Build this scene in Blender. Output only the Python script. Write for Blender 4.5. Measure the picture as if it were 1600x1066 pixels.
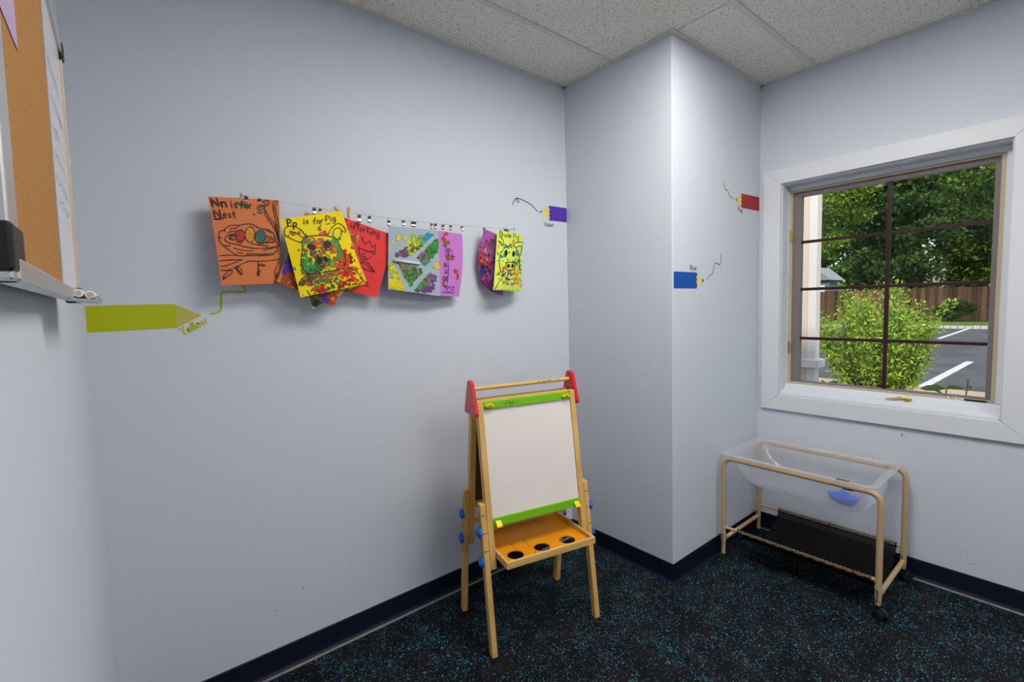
import bpy, bmesh, math, random
import numpy as np
from mathutils import Vector, Matrix
from mathutils.geometry import tessellate_polygon

for o in list(bpy.data.objects): bpy.data.objects.remove(o, do_unlink=True)
scene = bpy.context.scene
COL = scene.collection
R = math.radians

# ------------------------------------------------------------------ camera
FPX = 739.09
YAW, PITCH, ROLL = 0.68305, -0.07463, -0.02803
CAM = Vector((-2.0029, -1.9331, 1.3889))
_f = Vector((math.sin(YAW)*math.cos(PITCH), math.cos(YAW)*math.cos(PITCH), math.sin(PITCH)))
_r0 = Vector((math.cos(YAW), -math.sin(YAW), 0)); _u0 = _r0.cross(_f)
_r = _r0*math.cos(ROLL) + _u0*math.sin(ROLL); _u = -_r0*math.sin(ROLL) + _u0*math.cos(ROLL)
cd = bpy.data.cameras.new('camera'); cam = bpy.data.objects.new('camera', cd); COL.objects.link(cam)
cd.sensor_width = 36; cd.sensor_fit = 'HORIZONTAL'; cd.lens = FPX/1600*36; cd.clip_start = 0.01; cd.clip_end = 300
m = Matrix((_r, _u, -_f)).transposed().to_4x4(); m.translation = CAM; cam.matrix_world = m
scene.camera = cam
def un(q, ax, v):
    """point of the room plane (axis ax = v) seen at photo pixel q (survey of the photograph)"""
    d = _f*FPX + _r*(q[0]-800) - _u*(q[1]-533)
    return CAM + d*((v-CAM[ax])/d[ax])

# ------------------------------------------------------------------ world, sun, exposure
w = bpy.data.worlds.new('world'); scene.world = w; w.use_nodes = True
nt = w.node_tree; bg = nt.nodes['Background']
sky = nt.nodes.new('ShaderNodeTexSky'); sky.sky_type = 'NISHITA'; sky.sun_disc = False
sky.sun_elevation = R(52); sky.sun_rotation = R(250); sky.air_density = 1.2; sky.dust_density = 2.5
nt.links.new(sky.outputs[0], bg.inputs[0]); bg.inputs[1].default_value = 0.24
sd = bpy.data.lights.new('sun', 'SUN'); sd.energy = 4.5; sd.angle = R(4); sd.color = (1, .96, .88)
so = bpy.data.objects.new('sun', sd); COL.objects.link(so)
so.rotation_euler = Vector((0.62, 0.35, -0.95)).to_track_quat('-Z', 'Y').to_euler()
LAMP = 18.3
scene.view_settings.view_transform = 'Standard'; scene.view_settings.look = 'None'
scene.view_settings.gamma = 1; scene.view_settings.exposure = 0.0
scene.view_settings.use_curve_mapping = False

# ------------------------------------------------------------------ room measures
H = 2.60; A = 0.679; B = 0.914; L = 2.0956; REAR = -4.1; BB = 0.098

# ------------------------------------------------------------------ materials
MATS = {}
def mat(name, col, rough=.6, metal=0, spec=.3, bump=None, noise=None, coat=0):
    """noise=(scale, other colour, factor, detail); bump=(scale, strength)"""
    if name in MATS: return MATS[name]
    M = bpy.data.materials.new(name); M.use_nodes = True; t = M.node_tree; p = t.nodes['Principled BSDF']
    p.inputs['Base Color'].default_value = (*col, 1); p.inputs['Roughness'].default_value = rough
    p.inputs['Metallic'].default_value = metal; p.inputs['Specular IOR Level'].default_value = spec
    p.inputs['Coat Weight'].default_value = coat
    tc = t.nodes.new('ShaderNodeTexCoord')
    if noise:
        n = t.nodes.new('ShaderNodeTexNoise'); n.inputs['Scale'].default_value = noise[0]; n.inputs['Detail'].default_value = noise[3] if len(noise) > 3 else 4
        mp = t.nodes.new('ShaderNodeMapping'); t.links.new(tc.outputs['Object'], mp.inputs[0]); t.links.new(mp.outputs[0], n.inputs[0])
        if len(noise) > 4: mp.inputs['Scale'].default_value = noise[4]
        r = t.nodes.new('ShaderNodeValToRGB'); r.color_ramp.elements[0].position = .35; r.color_ramp.elements[1].position = .68
        c2 = [a*(1-noise[2]) + b*noise[2] for a, b in zip(col, noise[1])]
        r.color_ramp.elements[0].color = (*col, 1); r.color_ramp.elements[1].color = (*c2, 1)
        t.links.new(n.outputs[0], r.inputs[0]); t.links.new(r.outputs[0], p.inputs['Base Color'])
    if bump:
        n = t.nodes.new('ShaderNodeTexNoise'); n.inputs['Scale'].default_value = bump[0]; n.inputs['Detail'].default_value = 3
        t.links.new(tc.outputs['Object'], n.inputs[0])
        b = t.nodes.new('ShaderNodeBump'); b.inputs['Strength'].default_value = bump[1]; b.inputs['Distance'].default_value = .002
        t.links.new(n.outputs[0], b.inputs['Height']); t.links.new(b.outputs[0], p.inputs['Normal'])
    MATS[name] = M; return M
def srgb(r, g, b): return tuple(((c/255+.055)/1.055)**2.4 if c > 10 else c/255/12.92 for c in (r, g, b))

PAINT = mat('pale_blue_wall_paint', (.585, .63, .705), .55, spec=.35, bump=(220, .05))
NAVY = mat('navy_vinyl', (.005, .007, .022), .45, bump=(60, .04))
CAULK = mat('grey_caulk', (.30, .29, .30), .6, noise=(30, (.16, .16, .18), .7))
TEE = mat('white_grid_metal', (.70, .665, .62), .5)
SHADOWGAP = mat('plenum_dark', (.02, .02, .02), .9)
TRIMW = mat('white_trim_paint', (.66, .695, .74), .35, bump=(90, .03))
WOOD = mat('pine_wood', (.70, .46, .155), .45, noise=(6, (.58, .33, .085), .8, 5, (8, 8, .7)), bump=(40, .05))
WOODX = mat('pine_wood_crosswise', (.70, .47, .165), .45, noise=(6, (.58, .34, .09), .8, 5, (.7, 8, 8)), bump=(40, .05))
RED = mat('red_gloss_paint', (.62, .012, .02), .25, coat=.4)
GREEN = mat('green_paint', (.17, .47, .008), .35)
YELLOWP = mat('yellow_plastic', (.85, .62, .01), .35)
ORANGE = mat('orange_paint', (.84, .31, .002), .35, noise=(14, (.76, .26, .002), .6))
BLUEP = mat('blue_plastic', (.006, .12, .60), .25)
WHITEB = mat('white_melamine', (.80, .745, .725), .3, noise=(5, (.75, .70, .68), .6))
BROWNB = mat('brown_hardboard', (.10, .055, .025), .6)
BLACK = mat('black_plastic', (.012, .012, .014), .4)
INK = mat('black_marker', (.012, .011, .012), .6)
TAN = mat('tan_powder_coat', (.47, .345, .20), .35)
STEEL = mat('zinc_steel', (.36, .34, .30), .38, metal=1)
BRASS = mat('brass', (.62, .46, .20), .3, metal=1)
TANF = mat('tan_window_frame', (.50, .44, .30), .4)
BRONZE = mat('grey_bronze_sash', (.20, .18, .185), .45)
MAROON = mat('maroon_muntin', (.030, .008, .008), .4)
ALU = mat('aluminium_frame', (.60, .60, .60), .35, metal=.8)
CORK = mat('cork', (.43, .21, .055), .8, noise=(160, (.34, .155, .04), .8), bump=(200, .3))
WBOARD = mat('dry_erase_white', (.72, .72, .76), .15)

def floor_mat():
    M = bpy.data.materials.new('speckled_black_rubber'); M.use_nodes = True; t = M.node_tree; p = t.nodes['Principled BSDF']
    p.inputs['Roughness'].default_value = .6; p.inputs['Specular IOR Level'].default_value = .10
    tc = t.nodes.new('ShaderNodeTexCoord')
    base = t.nodes.new('ShaderNodeTexNoise'); base.inputs['Scale'].default_value = 14; base.inputs['Detail'].default_value = 3
    t.links.new(tc.outputs['Object'], base.inputs[0])
    r0 = t.nodes.new('ShaderNodeValToRGB'); e = r0.color_ramp.elements
    e[0].position = .4; e[0].color = (.0035, .0045, .006, 1); e[1].position = .62; e[1].color = (.011, .009, .010, 1)
    t.links.new(base.outputs[0], r0.inputs[0]); cur = r0.outputs[0]
    dens = t.nodes.new('ShaderNodeTexNoise'); dens.inputs['Scale'].default_value = 9; t.links.new(tc.outputs['Object'], dens.inputs[0])
    for sc, thr, off in ((300, .925, 0), (230, .94, 3.3), (170, .972, 7.7)):
        mp = t.nodes.new('ShaderNodeMapping'); mp.inputs['Location'].default_value = (off, off*2, off)
        t.links.new(tc.outputs['Object'], mp.inputs[0])
        v = t.nodes.new('ShaderNodeTexVoronoi'); v.inputs['Scale'].default_value = sc; t.links.new(mp.outputs[0], v.inputs[0])
        sep = t.nodes.new('ShaderNodeSeparateColor'); t.links.new(v.outputs['Color'], sep.inputs[0])
        ad = t.nodes.new('ShaderNodeMath'); ad.operation = 'MULTIPLY_ADD'; ad.inputs[1].default_value = .22; 
        t.links.new(dens.outputs[0], ad.inputs[0]); t.links.new(sep.outputs[0], ad.inputs[2])
        gt = t.nodes.new('ShaderNodeMath'); gt.operation = 'GREATER_THAN'; gt.inputs[1].default_value = thr+.11
        t.links.new(ad.outputs[0], gt.inputs[0])
        dd = t.nodes.new('ShaderNodeMath'); dd.operation = 'LESS_THAN'; dd.inputs[1].default_value = .46
        t.links.new(v.outputs['Distance'], dd.inputs[0])
        an = t.nodes.new('ShaderNodeMath'); an.operation = 'MULTIPLY'; t.links.new(gt.outputs[0], an.inputs[0]); t.links.new(dd.outputs[0], an.inputs[1])
        rc = t.nodes.new('ShaderNodeValToRGB'); q = rc.color_ramp; q.interpolation = 'CONSTANT'
        q.elements[0].position = 0; q.elements[0].color = (.04, .24, .38, 1)
        q.elements[1].position = .30; q.elements[1].color = (.05, .36, .36, 1)
        for pos, c in ((.5, (.05, .18, .48, 1)), (.7, (.16, .46, .56, 1)), (.85, (.05, .24, .17, 1)), (.95, (.22, .22, .22, 1))):
            x = q.elements.new(pos); x.color = c
        t.links.new(sep.outputs[1], rc.inputs[0])
        mx = t.nodes.new('ShaderNodeMix'); mx.data_type = 'RGBA'
        t.links.new(an.outputs[0], mx.inputs[0]); t.links.new(cur, mx.inputs[6]); t.links.new(rc.outputs[0], mx.inputs[7]); cur = mx.outputs[2]
    t.links.new(cur, p.inputs['Base Color']); return M
FLOOR = floor_mat()

def tile_mat():
    M = bpy.data.materials.new('fissured_ceiling_tile'); M.use_nodes = True; t = M.node_tree; p = t.nodes['Principled BSDF']
    p.inputs['Roughness'].default_value = .9; p.inputs['Specular IOR Level'].default_value = .1
    g = t.nodes.new('ShaderNodeNewGeometry')
    v = t.nodes.new('ShaderNodeTexVoronoi'); v.inputs['Scale'].default_value = 140; t.links.new(g.outputs['Position'], v.inputs[0])
    sep = t.nodes.new('ShaderNodeSeparateColor'); t.links.new(v.outputs['Color'], sep.inputs[0])
    rad = t.nodes.new('ShaderNodeMath'); rad.operation = 'MULTIPLY'; rad.inputs[1].default_value = .36; t.links.new(sep.outputs[0], rad.inputs[0])
    lt = t.nodes.new('ShaderNodeMath'); lt.operation = 'LESS_THAN'; t.links.new(v.outputs['Distance'], lt.inputs[0]); t.links.new(rad.outputs[0], lt.inputs[1])
    n = t.nodes.new('ShaderNodeTexNoise'); n.inputs['Scale'].default_value = 300; t.links.new(g.outputs['Position'], n.inputs[0])
    r = t.nodes.new('ShaderNodeValToRGB'); r.color_ramp.elements[0].position = .3; r.color_ramp.elements[0].color = (.78, .735, .67, 1)
    r.color_ramp.elements[1].position = .7; r.color_ramp.elements[1].color = (.94, .89, .82, 1); t.links.new(n.outputs[0], r.inputs[0])
    mx = t.nodes.new('ShaderNodeMix'); mx.data_type = 'RGBA'; t.links.new(lt.outputs[0], mx.inputs[0]); t.links.new(r.outputs[0], mx.inputs[6])
    mx.inputs[7].default_value = (.15, .13, .11, 1); t.links.new(mx.outputs[2], p.inputs['Base Color']); return M
TILE = tile_mat()

def glass_mat():
    M = bpy.data.materials.new('window_glass'); M.use_nodes = True; t = M.node_tree; t.nodes.clear()
    o = t.nodes.new('ShaderNodeOutputMaterial'); tr = t.nodes.new('ShaderNodeBsdfTransparent'); tr.inputs[0].default_value = (.93, .95, .94, 1)
    gl = t.nodes.new('ShaderNodeBsdfGlossy'); gl.inputs['Roughness'].default_value = .02
    mx = t.nodes.new('ShaderNodeMixShader'); mx.inputs[0].default_value = .012; t.links.new(tr.outputs[0], mx.inputs[1]); t.links.new(gl.outputs[0], mx.inputs[2])
    t.links.new(mx.outputs[0], o.inputs[0]); return M
GLASS = glass_mat()
def clear_plastic(name, col, transp, rough=.25):
    M = bpy.data.materials.new(name); M.use_nodes = True; t = M.node_tree; t.nodes.clear()
    o = t.nodes.new('ShaderNodeOutputMaterial'); tr = t.nodes.new('ShaderNodeBsdfTransparent'); tr.inputs[0].default_value = (.96, .97, .99, 1)
    d = t.nodes.new('ShaderNodeBsdfDiffuse'); d.inputs[0].default_value = (*col, 1)
    tl = t.nodes.new('ShaderNodeBsdfTranslucent'); tl.inputs[0].default_value = (*col, 1)
    m1 = t.nodes.new('ShaderNodeMixShader'); m1.inputs[0].default_value = .5; t.links.new(d.outputs[0], m1.inputs[1]); t.links.new(tl.outputs[0], m1.inputs[2])
    m2 = t.nodes.new('ShaderNodeMixShader'); m2.inputs[0].default_value = transp; t.links.new(m1.outputs[0], m2.inputs[1]); t.links.new(tr.outputs[0], m2.inputs[2])
    g = t.nodes.new('ShaderNodeBsdfGlossy'); g.inputs['Roughness'].default_value = rough
    m3 = t.nodes.new('ShaderNodeMixShader'); m3.inputs[0].default_value = .06; t.links.new(m2.outputs[0], m3.inputs[1]); t.links.new(g.outputs[0], m3.inputs[2])
    t.links.new(m3.outputs[0], o.inputs[0]); return M
TUB = clear_plastic('frosted_clear_plastic', (.90, .91, .95), .60)
def mesh_fabric(name, scale, fill):
    M = bpy.data.materials.new(name); M.use_nodes = True; t = M.node_tree; p = t.nodes['Principled BSDF']
    p.inputs['Base Color'].default_value = (.004, .004, .004, 1); p.inputs['Roughness'].default_value = .8; p.inputs['Specular IOR Level'].default_value = .15
    o = t.nodes['Material Output']; tc = t.nodes.new('ShaderNodeTexCoord')
    mp = t.nodes.new('ShaderNodeMapping'); mp.inputs['Rotation'].default_value = (R(45), R(45), R(45)); t.links.new(tc.outputs['Object'], mp.inputs[0])
    ck = t.nodes.new('ShaderNodeTexChecker'); ck.inputs['Scale'].default_value = scale; t.links.new(mp.outputs[0], ck.inputs[0])
    ml = t.nodes.new('ShaderNodeMath'); ml.operation = 'MULTIPLY'; ml.inputs[1].default_value = fill; t.links.new(ck.outputs[1], ml.inputs[0])
    tr = t.nodes.new('ShaderNodeBsdfTransparent'); mx = t.nodes.new('ShaderNodeMixShader')
    t.links.new(ml.outputs[0], mx.inputs[0]); t.links.new(p.outputs[0], mx.inputs[1]); t.links.new(tr.outputs[0], mx.inputs[2]); t.links.new(mx.outputs[0], o.inputs[0])
    return M
MESHF = mesh_fabric('black_mesh_fabric', 420, .10)
SLEEVE = mesh_fabric('black_mesh_sleeve', 230, 1.0)
def leaf_mat(name, c1, c2, transl=.35):
    M = bpy.data.materials.new(name); M.use_nodes = True; t = M.node_tree; t.nodes.clear()
    o = t.nodes.new('ShaderNodeOutputMaterial'); g = t.nodes.new('ShaderNodeNewGeometry')
    r = t.nodes.new('ShaderNodeValToRGB'); r.color_ramp.elements[0].color = (*c1, 1); r.color_ramp.elements[1].color = (*c2, 1)
    t.links.new(g.outputs['Random Per Island'], r.inputs[0])
    d = t.nodes.new('ShaderNodeBsdfPrincipled'); d.inputs['Roughness'].default_value = .6; d.inputs['Specular IOR Level'].default_value = .2; t.links.new(r.outputs[0], d.inputs['Base Color'])
    tl = t.nodes.new('ShaderNodeBsdfTranslucent'); t.links.new(r.outputs[0], tl.inputs[0])
    mx = t.nodes.new('ShaderNodeMixShader'); mx.inputs[0].default_value = transl
    t.links.new(d.outputs[0], mx.inputs[1]); t.links.new(tl.outputs[0], mx.inputs[2]); t.links.new(mx.outputs[0], o.inputs[0]); return M

# ------------------------------------------------------------------ mesh helpers
WM = {}                     # world matrices of parents
class MB:
    def __init__(s): s.v = []; s.f = []; s.m = []; s.k = 0
    def add(s, vs, fs):
        n = len(s.v); s.v += [Vector(p) for p in vs]; s.f += [tuple(n+i for i in f) for f in fs]; s.m += [s.k]*len(fs); return s
    def box(s, a, b):
        x0, x1 = sorted((a[0], b[0])); y0, y1 = sorted((a[1], b[1])); z0, z1 = sorted((a[2], b[2]))
        return s.add([(x, y, z) for z in (z0, z1) for y in (y0, y1) for x in (x0, x1)],
                     [(0, 2, 3, 1), (4, 5, 7, 6), (0, 1, 5, 4), (2, 6, 7, 3), (0, 4, 6, 2), (1, 3, 7, 5)])
    def hexa(s, p):          # 8 corners: bottom 4 ccw, top 4 ccw
        return s.add(p, [(3, 2, 1, 0), (4, 5, 6, 7), (0, 1, 5, 4), (1, 2, 6, 5), (2, 3, 7, 6), (3, 0, 4, 7)])
    def prism(s, poly, d):   # poly: 3D outline, d: extrusion vector
        n = len(poly); d = Vector(d); P = [Vector(p) for p in poly]
        tris = tessellate_polygon([P])
        return s.add(P+[p+d for p in P], [tuple(reversed(t)) for t in tris]+[tuple(n+i for i in t) for t in tris]+[(i, (i+1) % n, n+(i+1) % n, n+i) for i in range(n)])
    def tube(s, pts, r, seg=10, closed=False, caps=True):
        P = [Vector(p) for p in pts]; n = len(P); rr = r if isinstance(r, (list, tuple)) else [r]*n
        T = []
        for i in range(n):
            if closed: t = P[(i+1) % n]-P[i-1]
            else: t = P[min(i+1, n-1)]-P[max(i-1, 0)]
            T.append(t.normalized())
        up = Vector((0, 0, 1)) if abs(T[0].z) < .9 else Vector((1, 0, 0))
        N = (up-T[0]*up.dot(T[0])).normalized(); vs = []
        for i in range(n):
            N = (N-T[i]*N.dot(T[i])).normalized(); Bn = T[i].cross(N)
            vs += [P[i]+(N*math.cos(2*math.pi*k/seg)+Bn*math.sin(2*math.pi*k/seg))*rr[i] for k in range(seg)]
        fs = []
        for i in range(n if closed else n-1):
            j = (i+1) % n
            fs += [(i*seg+k, i*seg+(k+1) % seg, j*seg+(k+1) % seg, j*seg+k) for k in range(seg)]
        if caps and not closed: fs += [tuple(reversed(range(seg))), tuple((n-1)*seg+k for k in range(seg))]
        return s.add(vs, fs)
    def cyl(s, p0, p1, r, r1=None, seg=16): return s.tube([p0, p1], [r, r if r1 is None else r1], seg)
    def lathe(s, c, ax, prof, seg=20):   # prof: (radius, height along ax)
        ax = Vector(ax).normalized(); c = Vector(c); up = Vector((0, 0, 1)) if abs(ax.z) < .9 else Vector((1, 0, 0))
        N = ax.cross(up).normalized(); Bn = ax.cross(N); vs = []
        for r, h in prof: vs += [c+ax*h+(N*math.cos(2*math.pi*k/seg)+Bn*math.sin(2*math.pi*k/seg))*r for k in range(seg)]
        fs = []
        for i in range(len(prof)-1): fs += [(i*seg+k, i*seg+(k+1) % seg, (i+1)*seg+(k+1) % seg, (i+1)*seg+k) for k in range(seg)]
        fs += [tuple(reversed(range(seg))), tuple((len(prof)-1)*seg+k for k in range(seg))]
        return s.add(vs, fs)
    def build(s, name, mats, parent=None, smooth=False, bevel=0, local=False, kind=None, label=None):
        mats = mats if isinstance(mats, (list, tuple)) else [mats]
        if parent is not None: off = None if local else WM[parent.name].inverted()
        V = s.v
        loc = Vector((0, 0, 0))
        if parent is not None:
            if not local: V = [off @ v for v in V]
        else:
            lo = Vector([min(v[i] for v in V) for i in range(3)]); hi = Vector([max(v[i] for v in V) for i in range(3)])
            loc = Vector(((lo.x+hi.x)/2, (lo.y+hi.y)/2, lo.z)); V = [v-loc for v in V]
        me = bpy.data.meshes.new(name); me.from_pydata(V, [], s.f)
        for mm in mats: me.materials.append(mm)
        for p, k in zip(me.polygons, s.m): p.material_index = k
        bm = bmesh.new(); bm.from_mesh(me); bmesh.ops.recalc_face_normals(bm, faces=bm.faces); bm.to_mesh(me); bm.free()
        o = bpy.data.objects.new(name, me); COL.objects.link(o); o.location = loc
        if smooth:
            for p in me.polygons: p.use_smooth = True
            if smooth == 'auto':
                me.set_sharp_from_angle(angle=R(40))
        if bevel:
            b = o.modifiers.new('bevel', 'BEVEL'); b.width = bevel; b.segments = 2; b.limit_method = 'ANGLE'; b.angle_limit = R(40)
        if parent is not None: o.parent = parent; WM[o.name] = WM[parent.name].copy() if not local else WM[parent.name]
        else: WM[o.name] = Matrix.Translation(loc)
        if kind: o['kind'] = kind
        if label: o['label'] = label
        return o
def thing(name, label, cat, loc=(0, 0, 0), rz=0, group=None):
    o = bpy.data.objects.new(name, None); COL.objects.link(o); o.empty_display_size = .05
    o.location = loc; o.rotation_euler = (0, 0, rz); WM[o.name] = Matrix.Translation(Vector(loc)) @ Matrix.Rotation(rz, 4, 'Z')
    return tag(o, label, cat, group)
def tag(o, label, cat, group=None):
    o['label'] = label; o['category'] = cat
    if group: o['group'] = group
    return o
def struct_empty(name, loc=(0, 0, 0)):
    o = bpy.data.objects.new(name, None); COL.objects.link(o); o.location = loc; WM[o.name] = Matrix.Translation(Vector(loc)); o['kind'] = 'structure'; return o
def smooth_pts(P, n=5, closed=False):
    """Catmull-Rom through 2D/3D points"""
    P = [Vector((*p, 0)) if len(p) == 2 else Vector(p) for p in P]
    if len(P) < 3 and not closed: return P
    out = []; N = len(P)
    for i in range(N if closed else N-1):
        if closed: a, b, c, d = P[i-1], P[i], P[(i+1) % N], P[(i+2) % N]
        else: a, b, c, d = P[max(i-1, 0)], P[i], P[i+1], P[min(i+2, N-1)]
        for k in range(n):
            t = k/n; out.append(.5*((2*b)+(c-a)*t+(2*a-5*b+4*c-d)*t*t+(3*b-a-3*c+d)*t**3))
    if not closed: out.append(P[-1])
    return out
def round_path(P, rad, n=6):
    P = [Vector(p) for p in P]; out = [P[0]]
    for i in range(1, len(P)-1):
        a = (P[i-1]-P[i]).normalized(); b = (P[i+1]-P[i]).normalized()
        p0 = P[i]+a*rad; p1 = P[i]+b*rad
        for k in range(n+1):
            t = k/n; out.append(p0*(1-t)**2+P[i]*2*t*(1-t)+p1*t*t)
    out.append(P[-1]); return out

# ------------------------------------------------------------------ room shell
MB().box((-L-.2, REAR-.2, -.12), (B+.2, .2, 0)).build('floor', FLOOR, kind='structure')
MB().box((-L-.15, 0, 0), (0, .15, H+.2)).build('wall_back', PAINT, kind='structure')
MB().box((-L-.15, REAR, 0), (-L, 0, H+.2)).build('wall_left', PAINT, kind='structure')
MB().box((-L-.15, REAR-.15, 0), (B+.15, REAR, H+.2)).build('wall_rear', PAINT, kind='structure')
MB().box((0, -A, 0), (B+.15, .15, H+.2)).build('wall_column', PAINT, kind='structure', bevel=.004)
# window opening (wall thickness .15)
WY0, WY1, WZ0, WZ1 = -.799, -1.701, .83, 2.028
wr = MB()
wr.box((B, -A, 0), (B+.15, WY0, H+.2)); wr.box((B, WY1, 0), (B+.15, REAR, H+.2))
wr.box((B, WY0, 0), (B+.15, WY1, WZ0)); wr.box((B, WY0, WZ1), (B+.15, WY1, H+.2))
wr.build('wall_right', PAINT, kind='structure')

# ceiling slab, tiles, grid
ceil = MB().box((-L-.15, REAR-.15, H+.06), (B+.15, .15, H+.2)).build('ceiling', SHADOWGAP, kind='structure')
YB = [0, -.346, -.954, -1.565, -2.175, -2.785, -3.395, REAR]; XB = [-L, -1.19, .007, B]
LIGHT_CELLS = {(1, 2), (1, 5)}
for j in range(7):
    for i in range(3):
        if (i, j) in LIGHT_CELLS: continue
        x0, x1, y0, y1 = XB[i], XB[i+1], YB[j+1], YB[j]
        if j == 0 and i == 2: continue
        if j == 0 and i == 1: x1 = 0
        if j == 1 and i == 2: y1 = -A
        g = .003
        MB().box((x0+g, y0+g, H+.005), (x1-g, y1-g, H+.02)).build('ceiling_tile', TILE, ceil, bevel=.002)
t2 = .012
for y in YB[1:-1]:
    MB().box((-L, y-t2, H), (0 if y > -A else B, y+t2, H+.0045)).build('grid_runner', TEE, ceil)
for x in XB[1:3]:
    for j in range(7):
        if j == 0 and x > 0: continue
        if j == 1 and x > 0: continue         # here two tiles butt with an open seam
        MB().box((x-t2, YB[j+1]+t2, H+.0002), (x+t2, YB[j]-t2, H+.0047)).build('grid_cross_tee', TEE, ceil)
for a, b in (((-L, -.02), (0, 0)), ((-.02, -A), (0, 0)), ((-.02, -A-.02), (B, -A)), ((B-.018, REAR), (B, -A)), ((-L, REAR), (-L+.02, 0)), ((-L, REAR), (B, REAR+.02))):
    MB().box((a[0], a[1], H-.0006), (b[0], b[1], H+.0038)).build('wall_angle', TEE, ceil)

# troffer lamps in the ceiling grid (out of frame; rear one added for fill)
def emis(name, col, st):
    M = bpy.data.materials.new(name); M.use_nodes = True; t = M.node_tree; t.nodes.clear()
    e = t.nodes.new('ShaderNodeEmission'); e.inputs[0].default_value = (*col, 1); e.inputs[1].default_value = st
    o = t.nodes.new('ShaderNodeOutputMaterial'); t.links.new(e.outputs[0], o.inputs[0]); return M
LAMPM = emis('lit_lamp_diffuser', (1, .95, .885), LAMP)
for j, lab in ((2, 'long white ceiling light panel in the grid above the easel'), (5, 'long white ceiling light panel added behind the camera as fill light')):
    x0, x1, y0, y1 = XB[1]+.015, XB[2]-.015, YB[j+1]+.01, YB[j]-.01
    t = thing('ceiling_light', lab, 'ceiling light', ((x0+x1)/2, (y0+y1)/2, H), 0, 'ceiling light panels')
    MB().box((x0+.03, y0+.03, H+.004), (x1-.03, y1-.03, H+.008)).build('diffuser', LAMPM, t)
    f = MB(); z0, z1 = H+.001, H+.05
    f.box((x0, y0, z0), (x0+.03, y1, z1)).box((x1-.03, y0, z0), (x1, y1, z1)).box((x0+.03, y0, z0), (x1-.03, y0+.03, z1)).box((x0+.03, y1-.03, z0), (x1-.03, y1, z1))
    f.build('frame', TEE, t)

# cove base
def cove(name, p0, p1, n, caulk, m0=0, m1=0):
    """profile swept from p0 to p1 along a wall with room-side normal n; m0/m1 mitre offsets"""
    p0 = Vector((*p0, 0)); p1 = Vector((*p1, 0)); n = Vector((*n, 0)); d = (p1-p0).normalized()
    prof = [(0, 0), (.013, 0), (.0135, .003), (.009, .006), (.0055, .012), (.004, .02), (.004, BB-.004), (.002, BB), (0, BB)]
    s = MB(); k = len(prof)
    for P, mm in ((p0, m0), (p1, m1)):
        s.v += [P+n*a+Vector((0, 0, z))+d*(mm*a) for a, z in prof]
    s.f += [(i, (i+1) % k, k+(i+1) % k, k+i) for i in range(k)]+[tuple(range(k)), tuple(range(k, 2*k))]; s.m += [0]*len(s.f)
    o = s.build(name, NAVY, kind='structure')
    if caulk:
        e = MB(); a, b = .0135, .0135+caulk
        e.hexa([p0+n*a+d*m0*a, p1+n*a+d*m1*a, p1+n*b+d*m1*b, p0+n*b+d*m0*b]+[p+Vector((0, 0, .004)) for p in (p0+n*a+d*m0*a, p1+n*a+d*m1*a, p1+n*b+d*m1*b, p0+n*b+d*m0*b)])
        e.build('edge_bead', CAULK, o)
    return o
cove('baseboard_back', (-L, 0), (0, 0), (0, -1), .009, 1, -1)
cove('baseboard_column_left', (0, 0), (0, -A), (-1, 0), 0, 1, 1)
cove('baseboard_column_right', (0, -A), (B, -A), (0, -1), 0, -1, -1)
cove('baseboard_right', (B, -A), (B, REAR), (-1, 0), .009, 1, -1)
cove('baseboard_left', (-L, REAR), (-L, 0), (1, 0), .009, 1, -1)
cove('baseboard_rear', (B, REAR), (-L, REAR), (0, 1), .009, 1, -1)

# a few scuffs on the walls
SCUFF = mat('grey_scuff', (.22, .22, .24), .7)
def scuff(wall, q, ax, v, w, h, rot=0):
    c = un(q, ax, v); pts = []
    for k in range(8):
        a = 2*math.pi*k/8; dx, dz = w*math.cos(a), h*math.sin(a)
        dx, dz = dx*math.cos(rot)-dz*math.sin(rot), dx*math.sin(rot)+dz*math.cos(rot)
        P = c.copy(); P[1-ax] += dx; P.z += dz; P[ax] -= .0002; pts.append(P)
    d = Vector((0, 0, 0)); d[ax] = -.0003
    MB().prism(pts, d).build('scuff_mark', SCUFF, bpy.data.objects[wall])
for a in (('wall_back', (474, 918), 1, 0, .002, .005), ('wall_back', (547, 879), 1, 0, .002, .003), ('wall_back', (430, 954), 1, 0, .004, .002),
          ('wall_back', (553, 928), 1, 0, .002, .002), ('wall_right', (1409, 680), 0, B, .003, .010), ('wall_right', (1501, 863), 0, B, .002, .003),
          ('wall_right', (1520, 882), 0, B, .012, .0012)): scuff(*a)

# ------------------------------------------------------------------ window
win = struct_empty('window_1', (B, (WY0+WY1)/2, WZ0))
CW = .095
oy0, oy1, oz0, oz1 = WY0+CW, WY1-CW, WZ0-.088, WZ1+.085
x0, x1 = B-.018, B
def casing(name, poly):   # poly in (y,z)
    MB().prism([(x0, y, z) for y, z in poly], (x1-x0, 0, 0)).build(name, TRIMW, win, bevel=.003)
casing('casing_board', [(oy0, oz1), (oy1, oz1), (WY1, WZ1), (WY0, WZ1)])
casing('casing_board', [(oy0, oz0), (oy0, oz1), (WY0, WZ1), (WY0, WZ0)])
casing('casing_board', [(oy1, oz1), (oy1, oz0), (WY1, WZ0), (WY1, WZ1)])
casing('casing_board', [(oy1, oz0), (oy0, oz0), (WY0, WZ0), (WY1, WZ0)])
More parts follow.
